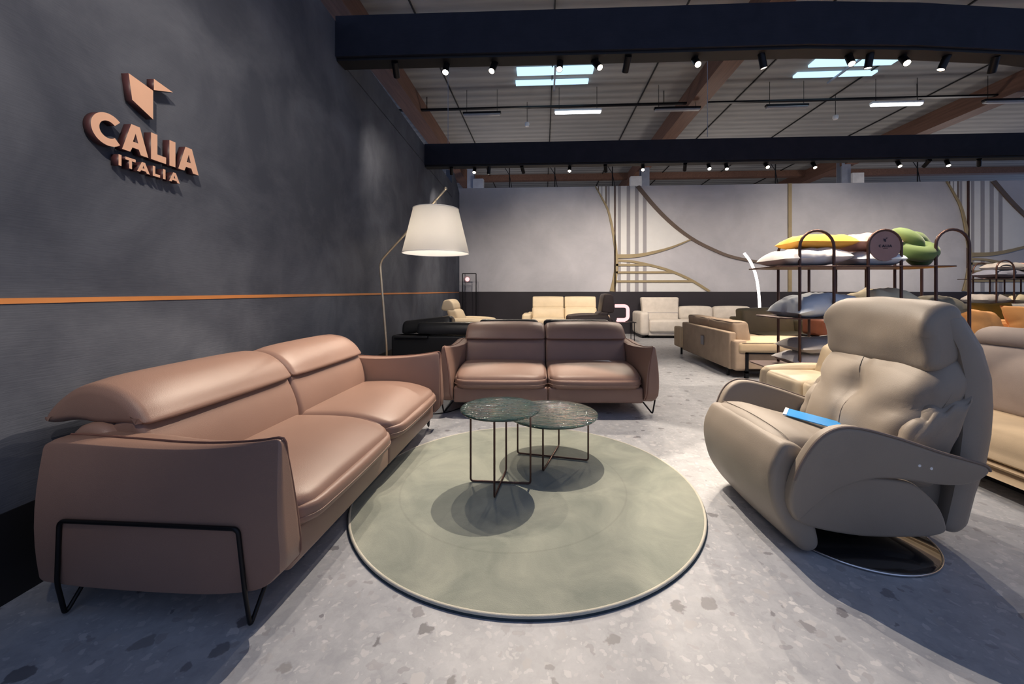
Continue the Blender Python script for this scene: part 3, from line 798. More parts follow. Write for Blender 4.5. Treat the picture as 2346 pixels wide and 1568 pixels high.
# backrest cushion with tufted dimple
def bkfn(u, v, w, co):
    # v across width, w height; lean back, shoulders
    x, y, z = co
    h = (w+1)/2
    x += .20*h + .04*h*h + .05*h**6
    if u < 0:
        d = (v-.05)**2*3.0 + ((h-.52))**2*11
        x += .055*math.exp(-d*4.5)                # dimple
        x += .012*math.exp(-((v-.05+.10*(h-.5))**2)*260)*(1 if abs(h-.5) < .45 else 0)
        x += .010*sin(6*v+2)*math.exp(-d*1.5)
        x += .035*math.exp(-((h-.30-.22*abs(v))**2)*130)*max(0, abs(v)-.35)*1.8     # fold towards the wings
    y += -.03*math.copysign(1, v)*abs(v)**3*(h-.4)*0 + .05*v*math.exp(-((h-.62)**2)*10)
    return (x, y, z)
bk = obj('backrest', sb(1.575-ox, 1.78-ox, 1.93-oy, 2.56-oy, .40, .93, r=.075, n=22, puff=(.045,.0,.02), fn=bkfn, wr=.005, ws=9), fabric_taupe, T)
def bkpt(v, w):
    co = Vector((1.575-ox-.045*(1-v*v)*(1-w*w), (1.93+2.56)/2-oy+v*.315, .665+w*.265)); co = co + noise.noise_vector(co*9)*.005
    p = bkfn(-1, v, w, co); return (p[0]-.0005, p[1], p[2])
obj('seam', tb([bkpt(.05+.12*(1-q/14)**2*(-1), -.72+q/14*.78) for q in range(15)], .0022, 6), piping_taupe, bk)
obj('seam', tb([bkpt(.05+.10*(q/12)**2, .06+q/12*.72) for q in range(13)], .0016, 6), fabric_taupe, bk)
for side in (-1, 1):
    yc = 1.925-oy if side < 0 else 2.565-oy
    def wf(u, v, w, co, s=side):
        h = (w+1)/2
        return (co.x + .11*h + .006*sin(h*12+u*3), co.y + s*(.012*h), co.z + .05*u*h + .010*sin(u*9)*h)
    obj('wing_cushion', sb(1.59-ox, 1.82-ox, yc-.05, yc+.05, .42, .69, r=.045, n=12, puff=(.01,.008,.01), fn=wf, wr=.006, ws=14), fabric_taupe, T)
# rolled headrest
prof = W2([(1.705,.90),(1.69,.98),(1.70,1.07),(1.745,1.135),(1.81,1.155),(1.865,1.125),(1.885,1.05),(1.88,.95),(1.86,.87),(1.80,.822),(1.735,.828)])
def hdfn(t, co):
    co = co + Vector((.045, 0, 0))
    d = 2*t-1
    e = max(0, abs(d)-.72)/.28
    return (co.x + .012*sin(28*co.z)*e, co.y, co.z + .004*cos(d*3) - .015*e*e*(1 if co.z > 1 else -1))
hd = obj('headrest', lf(prof, 1.905-oy, 2.585-oy, .045, 'y', n=16, fn=hdfn, bulge=.008, wr=.006, ws=7), fabric_taupe, T)
bm = bmesh.new(); box(bm, -.125, .125, -.075, .075, 0, .004); br = obj('brochure', bm, [glass_blue], None, False, loc=(1.46, 2.25, .503), rot=(.0,.13,-.62))
tag(br, 'bright blue brochure lying on the taupe recliner seat', 'brochure')
obj('page_edge', nb(-.127, -.11, -.075, .075, .0042, .0055), paper_white, br, False)
bm = bmesh.new(); box(bm, -.09, .09, -.05, .05, 0, .004); br2 = obj('brochure', bm, [paper_white], None, False, loc=(.62, 4.24, .452), rot=(0,0,.15))
tag(br2, 'thin white leaflet lying on right seat of facing brown sofa', 'brochure')

# ------------------------------------------------------------------ arc floor lamp
T = thing('arc_floor_lamp', 'tall brass floor lamp with large white tapered shade', 'lamp', (-1.62, 4.02, 0))
obj('base', lt([(.01,0),(.16,0),(.165,.008),(.155,.016),(.012,.02)], seg=40), brass, T)
pth = [(0,0,.015),(.005,0,.6),(-.07,0,1.50),(.62,0,2.245)]
obj('pole', tb(fillet(pth, .07, 6), .011, 10), brass, T)
obj('finial', lt([(.001,-.018),(.014,-.012),(.018,0),(.014,.012),(.001,.018)], seg=12), brass, T, loc=(.62,0,2.25))
sx_ = .525
sh = bmesh.new(); n = 48; rt, rb, zt, zb = .228, .335, 2.035, 1.585; rg = []
for (r, z) in ((rt, zt), (rt+(rb-rt)*.33, zt-(zt-zb)*.33), (rt+(rb-rt)*.66, zt-(zt-zb)*.66), (rb, zb), (rb-.004, zb), (rt-.004, zt)):
    rg.append([sh.verts.new((sx_+r*cos(2*PI*k/n), r*sin(2*PI*k/n)-.02, z)) for k in range(n)])
rg.append(rg[0])
for A, B in zip(rg, rg[1:]):
    for k in range(n): sh.faces.new((A[k], A[(k+1) % n], B[(k+1) % n], B[k]))
S = obj('lamp_shade', sh, shade_mat, T)
for (r, z) in ((rt, zt), (rb, zb)):
    obj('rim', tb([(sx_+(r+.001)*cos(2*PI*k/n), (r+.001)*sin(2*PI*k/n)-.02, z) for k in range(n)], .004, 6, closed=True), chip_white, S)
obj('hanger', cyl(cyl(bmesh.new(), (sx_,-.02,1.95), (sx_,-.02,2.135), .005, 8), (sx_-.225,-.02,2.03), (sx_+.225,-.02,2.03), .003, 6), brass, T)
obj('bulb', lt([(.001,-.06),(.03,-.05),(.045,-.01),(.035,.03),(.015,.07),(.001,.07)], seg=16), bulb_glow, T, loc=(sx_,-.02,1.86))

ld = bpy.data.lights.new('bulb_light', 'POINT'); ld.energy = 11; ld.color = (1,.92,.82); ld.shadow_soft_size = .05
lo = bpy.data.objects.new('bulb_light', ld); COL.objects.link(lo); lo.parent = T; lo.location = (sx_, -.02, 1.78)
# ------------------------------------------------------------------ generic background seating
def seat_unit(name, label, cat, loc, rz, W, D, mat, n=2, seat=.43, back=.85, arm=.60, armw=.18, head=None, headmat=None, leg=.10, pipe=None,
              backlean=.10, seat_t=.17, roll=False, arms=(1,1), pill=0, legmat=black_metal):
    """sofa or chair: x across, front at y=0, back at y=D"""
    T = thing(name, label, cat, loc, rz)
    xl = armw if arms[0] else 0; xr = W-(armw if arms[1] else 0); w = (xr-xl)/n
    obj('base', sb(xl*.6, W-(W-xr)*.6, .04, D-.04, leg, seat-seat_t+.02, r=.02, n=4), mat, T)
    for s, on in ((0, arms[0]), (1, arms[1])):
        if not on: continue
        x0, x1 = (0, armw) if s == 0 else (W-armw, W)
        def af(u, v, w_, co, sgn=(-1 if s == 0 else 1)):
            h = (w_+1)/2; f = (v+1)/2
            return (co.x+sgn*.02*sin(PI*h), co.y, co.z - (.06*f if roll else 0) - .03*(1-f)**4*h)
        obj('armrest', sb(x0, x1, .0, D-.08, leg, arm, r=.05, n=6, puff=(.01,.01,.015), fn=af), mat, T)
    for k in range(n):
        a, b2 = xl+k*w+.003, xl+(k+1)*w-.003
        s_ = obj('seat_cushion', sb(a, b2, -.01, D-.3, seat-seat_t, seat, r=.045, n=7, puff=(0,.015,.02)), mat, T)
        if pipe: obj('piping', tb(fillet([(a+.01,D-.35,seat-.005),(a+.01,0,seat-.01),(b2-.01,0,seat-.01),(b2-.01,D-.35,seat-.005)], .04), .005, 6), pipe, s_)
        def bf(u, v, w_, co): h = (w_+1)/2; return (co.x, co.y+backlean*h, co.z)
        top = back if head is None else back-.02
        obj('back_cushion', sb(a, b2, D-.42, D-.20, seat-.06, top, r=.06, n=8, puff=(0,.03,.015), fn=bf, wr=.006), mat, T)
        if head:
            hp = [(D-.36+backlean,top-.02),(D-.37+backlean,top+.08),(D-.33+backlean,head-.04),(D-.27+backlean,head),(D-.17+backlean,head-.02),(D-.13+backlean,head-.1),(D-.13+backlean,top-.02)]
            obj('headrest', lf(hp, a+.01, b2-.01, .03, 'x', n=5, bulge=.006), headmat or mat, T)
    obj('back_frame', sb(xl*.5, W-(W-xr)*.5, D-.2, D, leg, back-.16, r=.04, n=5), mat, T)
    for x in (.08, W-.08):
        for y in (.08, D-.1): obj('leg', cyl(bmesh.new(), (x,y,0), (x,y,leg+.03), .014, 8), legmat, T)
    return T

# ---- black leather sofa seen from behind
T = thing('black_sofa', 'black leather sofa with folded headrests seen from behind', 'sofa', (-2.0, 5.12, 0))
obj('base', sb(0, 3.0, .05, .95, .06, .40, r=.03, n=5), leather_black, T)
obj('back_frame', sb(0, 3.0, 0, .22, .04, .615, r=.03, n=6), leather_black, T)
obj('seat_cushion', sb(.2, 1.5, .25, 1.0, .30, .44, r=.05, n=6, puff=(0,0,.02)), leather_black, T)
obj('seat_cushion', sb(1.51, 2.8, .25, 1.0, .30, .44, r=.05, n=6, puff=(0,0,.02)), leather_black, T)
obj('armrest', sb(-.0, .2, .1, 1.0, .1, .60, r=.05, n=6), leather_black, T)
obj('armrest', sb(2.8, 3.0, .1, 1.0, .1, .58, r=.05, n=6), leather_black, T)
def hr(x0, x1, y, z, dy, h, tilt):
    prof = [(y,z+.02),(y+.02,z+h*.75),(y+dy*.3,z+h),(y+dy*.8,z+h*.8),(y+dy,z+h*.35),(y+dy*.9,z),(y+.05,z-.01)]
    def f(t, co): return (co.x, co.y, co.z+tilt*(t-.5))
    return obj('headrest', lf(prof, x0, x1, .05, 'x', n=8, fn=f), leather_black, T)
hr(.07, .76, .18, .655, .30, .17, .08)
hr(.34, 1.13, -.02, .635, .26, .155, .0)
hr(1.15, 1.93, .06, .66, .26, .165, 0)
hr(2.00, 2.86, .06, .66, .26, .165, 0)
obj('side_shelf', sb(.06, .5, -.06, .16, .585, .615, r=.01, n=3), leather_black, T)
obj('care_label', nb(.55, .60, -.012, -.001, .08, .11), paper_white, T, False)

seat_unit('cream_recliner', 'cream leather recliner seen in profile beyond the floor lamp', 'armchair', (-1.02, 7.55, 0), PI/2*.97, .80, 1.0, leather_cream, n=1, seat=.60, back=.86, arm=.66, armw=.14, head=1.03, backlean=.12)
seat_unit('cream_loveseat', 'cream leather two seat sofa against the dark dado', 'sofa', (-.52, 9.75, 0), 0, 2.13, 1.0, leather_cream, n=2, seat=.52, back=.80, arm=.66, armw=.22, head=1.05, roll=True)
seat_unit('dark_recliner', 'dark brown leather recliner in profile right of cream loveseat', 'armchair', (2.0, 8.3, 0), -PI/2*.98, .80, .90, leather_dkbrown, n=1, seat=.50, back=.80, arm=.70, armw=.14, head=1.14, backlean=.16)
for o in [c for c in COL.objects if c.name.startswith('dark_recliner')]: o.location = (.50, 8.9, 0)

# small black side table with the pink lamp
T = thing('accent_table', 'small black square table under the pink lamp', 'table', (1.86, 9.5, 0))
obj('tabletop', nb(-.28, .28, -.22, .22, .46, .475, bevel=.004), black_metal, T, False)
for sx in (-.24, .24):
    for sy in (-.18, .18): obj('leg', cyl(bmesh.new(), (sx,sy,0), (sx,sy,.46), .009, 8), black_metal, T)
T = thing('neon_table_lamp', 'glowing pink hooked table lamp on small black table', 'lamp', (1.86, 9.5, .476))
obj('light_tube', tb(fillet([(-.17,0,.37),(.13,0,.37),(.13,0,.045),(-.12,0,.045)], .10, 6), .040, 10), pink_glow, T)
obj('base', sb(-.13, .06, -.07, .07, 0, .035, r=.012, n=3), pink_glow, T)

# white modular sofa by the dado: one raised unit and a long low run
T = thing('modular_sofa', 'long off white fabric sofa with one raised backrest by dado', 'sofa', (2.45, 10.15, 0), .02)
obj('armrest', sb(0, .22, 0, .92, .08, .66, r=.07, n=6, puff=(.01,.01,.01)), fabric_white, T)
obj('base', sb(.2, 3.5, .05, .95, .07, .30, r=.02, n=4), fabric_white, T)
for k, (a, b2) in enumerate(((.22,1.18),(1.19,2.1),(2.11,3.1))):
    obj('seat_cushion', sb(a, b2, -.02, .7, .16 if k == 0 else .26, .46, r=.05, n=6, puff=(0,.01,.02)), fabric_white, T)
def tall(u, v, w_, co): h = (w_+1)/2; return (co.x + .045*u*h, co.y+.13*h-.05*h*h, co.z)
obj('tall_backrest', sb(.24, 1.16, .62, .82, .42, 1.03, r=.05, n=8, puff=(0,.02,.0), fn=tall), fabric_white, T)
for z in (.62, .82): obj('seam', tb([(.25, .60+.13*(z-.42)/.6, z), (1.15, .60+.13*(z-.42)/.6, z)], .006, 6), grey_stripe, T)
for (a, b2) in ((1.19,2.1),(2.11,3.1)):
    obj('back_cushion', sb(a, b2, .66, .92, .42, .78, r=.09, n=7, puff=(0,.02,.02)), fabric_white, T)
obj('plinth', nb(.25, 3.4, .12, .9, 0, .07), black_paint, T, False)
obj('leg', nb(.06, .12, .1, .8, 0, .085), black_metal, T, False)

# tan suede corner sofa seen from behind with chaise towards the camera
T = thing('tan_corner_sofa', 'tan suede corner sofa with chaise seen from behind', 'sofa', (2.60, 5.60, 0), .0)
obj('back_panel', sb(0, .10, .12, 2.02, .10, .62, r=.025, n=6), suede_tan, T)
obj('end_panel', sb(-.06, .06, 1.96, 2.3, .14, .52, r=.03, n=4), fabric_beige, T)
obj('corner_panel', sb(.02, .20, 0, .16, .10, .52, r=.04, n=4), suede_tan, T)
obj('base', sb(.10, 1.0, .16, 2.2, .12, .33, r=.02, n=4), suede_tan, T)
ch = obj('chaise_cushion', sb(.06, 1.34, -.02, .86, .34, .50, r=.05, n=9, puff=(0,.012,.015)), fabric_beige, T)
obj('piping', tb(fillet([(.09,.8,.482),(.09,-.008,.482),(1.31,-.008,.482),(1.31,.8,.482)], .05), .006, 6), piping_dark, ch)
obj('chaise_side', nb(.22, 1.28, .03, .8, .12, .34, bevel=.01), suede_tan, T, False)
fr = bmesh.new(); box(fr, .16, .20, -.01, .04, 0, .37); box(fr, .16, 1.32, -.01, .03, .335, .365); box(fr, .16, 1.32, -.01, .03, .07, .10); box(fr, 1.29, 1.33, -.01, .04, 0, .37)
obj('metal_frame', fr, black_metal, T, False)
def lean(u, v, w_, co): h = (w_+1)/2; return (co.x-.05*h, co.y, co.z)
for (a, b2) in ((.20,1.06),(1.07,1.98)):
    c_ = obj('back_cushion', sb(.13, .36, a, b2, .44, .76, r=.05, n=7, puff=(.015,0,.01), fn=lean, wr=.008, ws=8), suede_tan, T)
    obj('piping', tb(fillet([(.10,a+.02,.748),(.10,b2-.02,.748),(.30,b2-.02,.748),(.30,a+.02,.748)], .04, closed=True), .006, 6, closed=True), piping_dark, c_)
obj('seat_cushion', sb(.36, 1.0, .88, 2.15, .33, .46, r=.04, n=6, puff=(0,0,.015)), fabric_beige, T)
obj('label_patch', nb(-.020, -.012, .98, 1.08, .33, .47), grey_stripe, T, False)
for y in (.2, 2.1): obj('leg', cyl(bmesh.new(), (.02,y,0), (.02,y,.14), .02, 8), black_metal, T)

seat_unit('olive_armchair', 'olive leather armchair with loose back cushion behind tan sofa', 'armchair', (3.95, 7.15, 0), .28, 1.45, 1.0, leather_olive, n=1, seat=.42, back=.86, arm=.62, armw=.26, pipe=piping_dark, backlean=.06, arms=(0,1))
# neon arc floor lamp
T = thing('neon_floor_lamp', 'slender glowing white arc floor lamp behind tan sofa', 'lamp', (4.90, 9.3, 0))
obj('light_tube', tb(catmull([(-.34,0,2.06),(-.20,0,1.86),(-.09,0,1.58),(-.03,0,1.25),(.0,0,.85),(.0,0,.5)], 8, False), .028, 10), neon_glow, T)
obj('stem', cyl(bmesh.new(), (0,0,.01), (0,0,.52), .016, 8), black_metal, T)
obj('base', lt([(.01,0),(.14,0),(.14,.012),(.01,.018)], seg=32), black_metal, T)

# lantern lamp standing on the dado
T = thing('frame_lamp', 'black rectangular frame lamp with round pale globe at wall corner', 'lamp', (-2.05, 10.9, 0))
bm = bmesh.new()
for x in (-.19, .19): cyl(bm, (x,0,.02), (x,0,1.68), .013, 8)
cyl(bm, (-.19,0,1.68), (.19,0,1.68), .013, 8); cyl(bm, (-.12,0,.02), (-.12,0,1.68), .008, 8); box(bm, -.2, .2, -.12, .12, 0, .02)
obj('frame', bm, black_metal, T)
obj('globe', lt([(.001,-.10)]+[(.10*cos(a), .10*sin(a)) for a in [-1.2,-.8,-.4,0,.4,.8,1.2]]+[(.001,.10)], seg=24), M('lilac_globe', (.5,.38,.42), .4), T, loc=(-.06,-.02,1.52))
obj('globe_light', lt([(.001,-.068)]+[(.068*cos(a), .068*sin(a)) for a in [-1,-.5,0,.5,1]]+[(.001,.068)], seg=20), pink_glow, T, loc=(-.045,-.065,1.52))

# ------------------------------------------------------------------ shelf units with arches
def arch(bm, x0, x1, y, z1, r=.014, z0=0):
    c = (x0+x1)/2; R = (x1-x0)/2; pts = [(x0,y,z0),(x0,y,(z0+z1-R)/2),(x0,y,z1-R)] + [(c-R*cos(PI*k/12), y, z1-R+R*sin(PI*k/12)) for k in range(1,12)] + [(x1,y,z1-R),(x1,y,(z0+z1-R)/2),(x1,y,z0)]
    return tube(bm, pts, r, 10)
def shelf_unit(label, loc, sign_):
    T = thing('arched_shelf_unit', label, 'shelving', loc)
    for (x0, x1) in ((0,.335),(.667,.985),(1.315,1.63)):
        obj('arched_frame', arch(bmesh.new(), x0, x1, 0, 1.815), bronze_metal, T)
    for (x0, x1) in ((.085,.425),(.72,1.05),(1.36,1.65)):
        obj('arched_frame', arch(bmesh.new(), x0, x1, .52, 1.80), bronze_metal, T)
    for z, a, b2 in ((1.455,-.26,1.53),(.925,-.18,1.55),(.395,-.25,1.4)):
        pl = [(a,-.03),(b2,-.03),(b2,.55),(a,.55)]
        lp = [tuple(p)[:2] for p in fillet([(x,y,0) for x, y in pl], .09, 5, closed=True)]
        obj('shelf', pr([lp], z-.012, z, 'xy'), bronze_metal, T, False)
    if sign_:
        d = obj('round_sign', xform(lt([(.001,-.006),(.152,-.006),(.154,0),(.152,.006),(.001,.006)], seg=48), Matrix.Translation((.826, 0, 1.655)) @ Matrix.Rotation(PI/2, 4, 'X')), M('pink_brown_disc', (.33,.20,.18), .6), T)
        lm = M('sign_print', (.03,.02,.03), .6)
        lw = [('C',0,.026),('A',.030,.030),('L',.064,.018),('I',.086,.007),('A',.097,.030)]
        bm = bmesh.new()
        for ch_, x, w in lw: prism(bm, off(letter(ch_, x, w, .027, .007), .826-.062, 1.64), -.0085, -.0065)
        prism(bm, [[(.808,1.727),(.812,1.703),(.832,1.692),(.832,1.722)]], -.0085, -.0065); prism(bm, [[(.834,1.724),(.834,1.736),(.856,1.735)]], -.0085, -.0065)
        obj('lettering', bm, lm, d, False)
        bm = bmesh.new()
        for ch_, x, w in [('I',0,.002),('T',.006,.006),('A',.014,.007),('L',.024,.005),('I',.032,.002),('A',.037,.007)]: prism(bm, off(letter(ch_, x, w, .006, .0018), .826-.022, 1.626), -.0085, -.0065)
        obj('small_lettering', bm, lm, d, False)
    return T
SX, SY = 2.61, 4.20
shelf_unit('bronze arched shelf unit with round sign, behind the taupe recliner', (SX, SY, 0), True)
def pil(name, label, mat, loc, w, d, t, seed, rot=(0,0,0), cat='pillow', sag=0):
    o = obj(name, pillow(w, d, t*1.35, seed, sag=sag), mat, None, True, loc, rot); return tag(o, label, cat)
c_white = M('white_cotton', (.72,.69,.68), .85, var=.03); c_yellow = M('mustard_yellow_cotton', (.85,.44,.07), .8, var=.05)
c_pink = M('dusty_pink_cotton', (.68,.40,.34), .85, var=.05); c_blue = M('pale_blue_cotton', (.64,.70,.76), .85, var=.05)
c_green = M('green_velvet', (.12,.19,.045), .75, var=.1, sheen=.3); c_cream = M('cream_cotton', (.72,.62,.42), .85, var=.04)
c_grey = M('warm_grey_cotton', (.42,.39,.37), .85, var=.05); c_olive = M('olive_grey_cotton', (.27,.24,.17), .85); c_must = M('ochre_suede', (.40,.23,.035), .8)
c_orange = M('orange_suede', (.62,.29,.09), .8, var=.06); c_rust = M('rust_leather', (.20,.065,.035), .6); c_slate = M('slate_blue_cotton', (.20,.21,.27), .85)
zt_ = 1.456
pil('pillow', 'large white pillow lying on left end of top shelf', c_white, (SX+.20, SY+.27, zt_), .72, .56, .16, 1, (0,-.04,.05))
pil('pillow', 'mustard yellow pillow on top of the white shelf pillow', c_yellow, (SX+.33, SY+.28, zt_+.185), .60, .50, .13, 2, (0,.02,-.05))
pil('pillow', 'dusty pink pillow beside the yellow one on top shelf', c_pink, (SX+.83, SY+.28, zt_+.170), .50, .46, .15, 3, (0,.0,.15))
pil('pillow', 'pale blue pillow under the pink pillow on top shelf', c_blue, (SX+.83, SY+.22, zt_), .48, .46, .13, 4, (0,0,-.1))
# green knotted cushion: thick overlapping coils
bm = bmesh.new(); pts = []
for i in range(120):
    a = 2*PI*i/120; pts.append(((.12+.06*cos(3*a))*cos(2*a), (.12+.06*cos(3*a))*sin(2*a), .06*sin(3*a)))
tube(bm, pts, .078, 14, closed=True)
kn = obj('knot_cushion', bm, c_green, None, True, (SX+1.27, SY+.2, zt_+.205), (.8,.3,.3)); tag(kn, 'green velvet knotted cushion at right of the round sign', 'cushion')
pil('pillow', 'light blue pillow with drooping corner on middle shelf', c_blue, (SX+.33, SY+.26, .927), .74, .56, .20, 6, (0,-.10,.08), sag=.03)
pil('pillow', 'pale grey pillow, upper of two on bottom shelf', c_grey, (SX+.36, SY+.20, .550), .74, .5, .13, 7, (0,-.03,.05))
pil('pillow', 'pale grey pillow, lower of two on bottom shelf', c_white, (SX+.35, SY+.22, .396), .78, .5, .13, 8, (0,0,-.03))
pil('pillow', 'cream pillow on middle shelf above the recliner headrest', c_cream, (SX+1.0, SY+.27, .927), .54, .5, .24, 9, (0,.0,.1))
pil('pillow', 'olive grey pillow at right end of middle shelf', c_olive, (SX+1.48, SY+.25, .935), .40, .46, .17, 10, (0,.04,-.05))
# rust leather bench beyond the shelf
T = thing('rust_bench', 'rust leather bench on dark legs seen through the shelf unit', 'bench', (4.12, 6.1, 0))
obj('seat', sb(0, .75, 0, .5, .52, .78, r=.05, n=7, puff=(0,.01,.02), wr=.008), c_rust, T)
bm = nb(0, .75, 0, .5, .47, .51); obj('rail', bm, black_metal, T, False)
for x in (.05, .35, .68): obj('leg', nb(x, x+.03, .02, .05, 0, .47), black_metal, T, False)

# cream armchair between shelf unit and taupe recliner
seat_unit('cream_armchair', 'cream leather armchair mostly hidden behind the taupe recliner', 'armchair', (2.10, 4.0, 0), -PI/2, .74, .82, leather_cream, n=1, seat=.46, back=.72, arm=.50, armw=.12)

# ------------------------------------------------------------------ sofa at right edge
T = thing('suede_sofa', 'mauve grey sofa with beige seat at right frame edge', 'sofa', (2.66, 3.05, 0), -PI/2+.03)
# local x runs towards the camera, front at y=0 facing left
obj('base_rail', lf([(0,.10),(-.01,.15),(.02,.19),(.9,.19),(.9,.10)], -.1, 3.0, .02, 'x', n=4, smooth=3), fabric_beige, T)
obj('plinth', nb(.1, 2.8, .15, .8, 0, .10), black_paint, T, False)
for k, (a, b2) in enumerate(((-.08, 1.4), (1.41, 2.95))):
    obj('seat_cushion', lf([(.02,.19),(-.02,.26),(.01,.35),(.10,.39),(.5,.385),(.62,.36),(.62,.19)], a, b2, .04, 'x', n=6), fabric_beige, T)
    obj('back_cushion', lf([(.44,.37),(.40,.48),(.42,.67),(.50,.80),(.60,.83),(.70,.78),(.74,.40)], a+.02, b2, .05, 'x', n=6), fabric_mauve, T)
    obj('headrest', lf([(.54,.81),(.52,.86),(.57,.92),(.68,.94),(.78,.89),(.80,.81),(.72,.77)], a+.0, b2, .04, 'x', n=6), fabric_mauve, T)
obj('back_frame', lf([(.70,.19),(.90,.19),(.92,.5),(.86,.80),(.74,.80)], -.06, 2.95, .04, 'x', n=4), fabric_mauve, T)

# ------------------------------------------------------------------ far right group
shelf2 = copy_tree([o for o in COL.objects if o.name == 'arched_shelf_unit'][0], (9.15, 8.55, 0), 0, 'far bronze arched shelf unit near right partition')
for o in list(COL.objects):
    if o.parent and o.parent.name == shelf2.name and o.name.startswith('round_sign'): 
        pass
fs = (9.15, 8.55)
pil('pillow', 'slate blue pillow on left end of far shelf', c_slate, (fs[0]+.30, fs[1]+.25, 1.457), .62, .5, .15, 11)
pil('pillow', 'white pillow on middle of far top shelf', c_white, (fs[0]+.95, fs[1]+.25, 1.457), .75, .5, .15, 12)
pil('pillow', 'brown grey pillow stacked on slate blue far pillow', c_grey, (fs[0]+.42, fs[1]+.25, 1.61), .60, .45, .14, 13)
pil('pillow', 'pale pink pillow stacked on white far pillow', c_pink, (fs[0]+.85, fs[1]+.22, 1.61), .45, .42, .14, 14)
pil('pillow', 'yellow pillow at right end of far top shelf', c_yellow, (fs[0]+1.4, fs[1]+.25, 1.47), .5, .42, .12, 15)
pil('pillow', 'taupe pillow on left of far middle shelf', c_grey, (fs[0]+.02, fs[1]+.22, .927), .60, .46, .17, 16)
pil('pillow', 'cream pillow in middle of far middle shelf', c_cream, (fs[0]+.62, fs[1]+.22, .927), .60, .46, .17, 17)
pil('pillow', 'pale grey pillow on right of far middle shelf', c_white, (fs[0]+1.25, fs[1]+.22, .927), .60, .46, .18, 18)
seat_unit('yellow_armchair', 'bright yellow low armchair beyond the recliner headrest', 'armchair', (6.55, 6.95, 0), .1, 1.0, .8, M('yellow_upholstery', (.86,.48,.03), .8), n=1, seat=.55, back=.98, arm=.62, armw=.15, backlean=.05)
seat_unit('white_lounge_sofa', 'white upholstered sofa behind the ochre cushion', 'sofa', (7.62, 7.3, 0), 0, 1.9, .9, fabric_white, n=2, seat=.45, back=.95, arm=.6, armw=.15, backlean=.05)
T = seat_unit('orange_sofa', 'orange suede sofa just beyond right mauve sofa', 'sofa', (4.75, 5.0, 0), .0, 2.1, .95, c_orange, n=2, seat=.50, back=.80, arm=.72, armw=.18, backlean=.05)
pil('cushion', 'ochre rectangular cushion standing in front of white sofa', c_must, (8.0, 7.62, .73), .80, .50, .15, 21, (PI/2-.2,0,.05), 'cushion')
pil('cushion', 'left orange suede cushion on orange sofa', c_orange, (5.33, 5.27, .735), .55, .42, .18, 22, (PI/2-.35,.1,.25), 'cushion')
pil('cushion', 'large right orange suede cushion on orange sofa', c_orange, (6.06, 5.24, .745), .80, .46, .20, 23, (PI/2-.4,.05,-.1), 'cushion')

# floor cable by the facing sofa
cb = obj('power_cable', tb(catmull([(-1.55,3.98,.006),(-1.35,3.86,.006),(-1.15,3.80,.006),(-.95,3.86,.006),(-.8,4.1,.006)], 6, False), .005, 6), black_metal); tag(cb, 'black power cable on floor between the two brown sofas', 'cable')

# ------------------------------------------------------------------ spotlights
def path_y(path, x):
    for a, b in zip(path, path[1:]):
        if a[0] <= x <= b[0]: return a[1]+(b[1]-a[1])*(x-a[0])/(b[0]-a[0])
    return path[-1][1]
LAMPS = []
def spotlight(x, y, z, target, lit, label, group, power=0, cone=55, col=(1,.84,.68), face=None, big=False, blend=.25, soft=.02):
    T = thing('track_spotlight', label, 'spotlight', (x, y, z), 0, group)
    d = (Vector(target)-Vector((x,y,z-.09))).normalized()
    piv = Vector((0,0,-.05)); L_ = .15; r = .034
    q = d.to_track_quat('Z', 'Y').to_matrix().to_4x4(); Mx = Matrix.Translation(piv) @ q
    obj('mount', cyl(bmesh.new(), (0,0,.0), (0,0,-.05), .02, 12), black_metal, T)
    bm = lt([(.004,-.07),(r,-.07),(r,.085),(r-.004,.085),(r-.004,.078),(.002,.078)], seg=20, cap=False); obj('housing', xform(bm, Mx), black_metal, T)
    m = spot_glow_hi if big else spot_glow
    obj('lens', xform(lt([(.001,.079),(r-.005,.079),(r-.005,.081),(.001,.081)], seg=20), Mx), m, T)
    if power:
        ld = bpy.data.lights.new('spot_beam', 'SPOT'); ld.energy = power; ld.color = col; ld.spot_size = math.radians(cone); ld.spot_blend = blend; ld.shadow_soft_size = soft
        lo = bpy.data.objects.new('spot_beam', ld); COL.objects.link(lo); lo.parent = T
        lo.location = piv + d*.10; lo.rotation_euler = (-d).to_track_quat('Z', 'Y').to_euler()
    return T
G1, G2 = 'spotlights under the near fascia', 'spotlights under the far fascia'
near = [ # x, target, lit, power, cone
 (-1.56, (-2.2,7.4,1.0), 0, 120, 80), (-1.02, (-1.0,2.3,.3), 1, 130, 60), (-.52, (-1.25,2.3,.4), 1, 200, 46), (.17, (-.15,1.9,0), 1, 520, 66),
 (.55, (1.75,2.2,.8), 1, 330, 46), (.86, (.6,7.5,.6), 0, 190, 66), (1.56, (1.5,1.0,0), 1, 150, 52), (2.22, (2.95,4.55,.8), 0, 260, 70),
 (3.10, (2.6,2.4,.5), 1, 140, 44), (3.30, (3.2,4.6,1.2), 0, 240, 90), (3.66, (2.8,1.6,.3), 1, 120, 50), (4.10, (3.3,4.6,1.2), 0, 260, 70), (4.65, (5.6,6.2,.6), 0, 200, 66)]
names = ['dark spotlight nearest the left wall on near fascia','brightest glaring spotlight on near fascia','second lit spotlight from left on near fascia','lit spotlight in front of left roof window on near fascia','lit spotlight above right side of left roof window','dark spotlight between middle lit lamps on near fascia','lit spotlight at middle of the near fascia','dark spotlight right of middle on near fascia','lit spotlight in front of right roof window','dark spotlight overlapping right roof window','rightmost lit tilted spotlight on near fascia','dark spotlight second from right end of near fascia','dark spotlight at right end of near fascia']
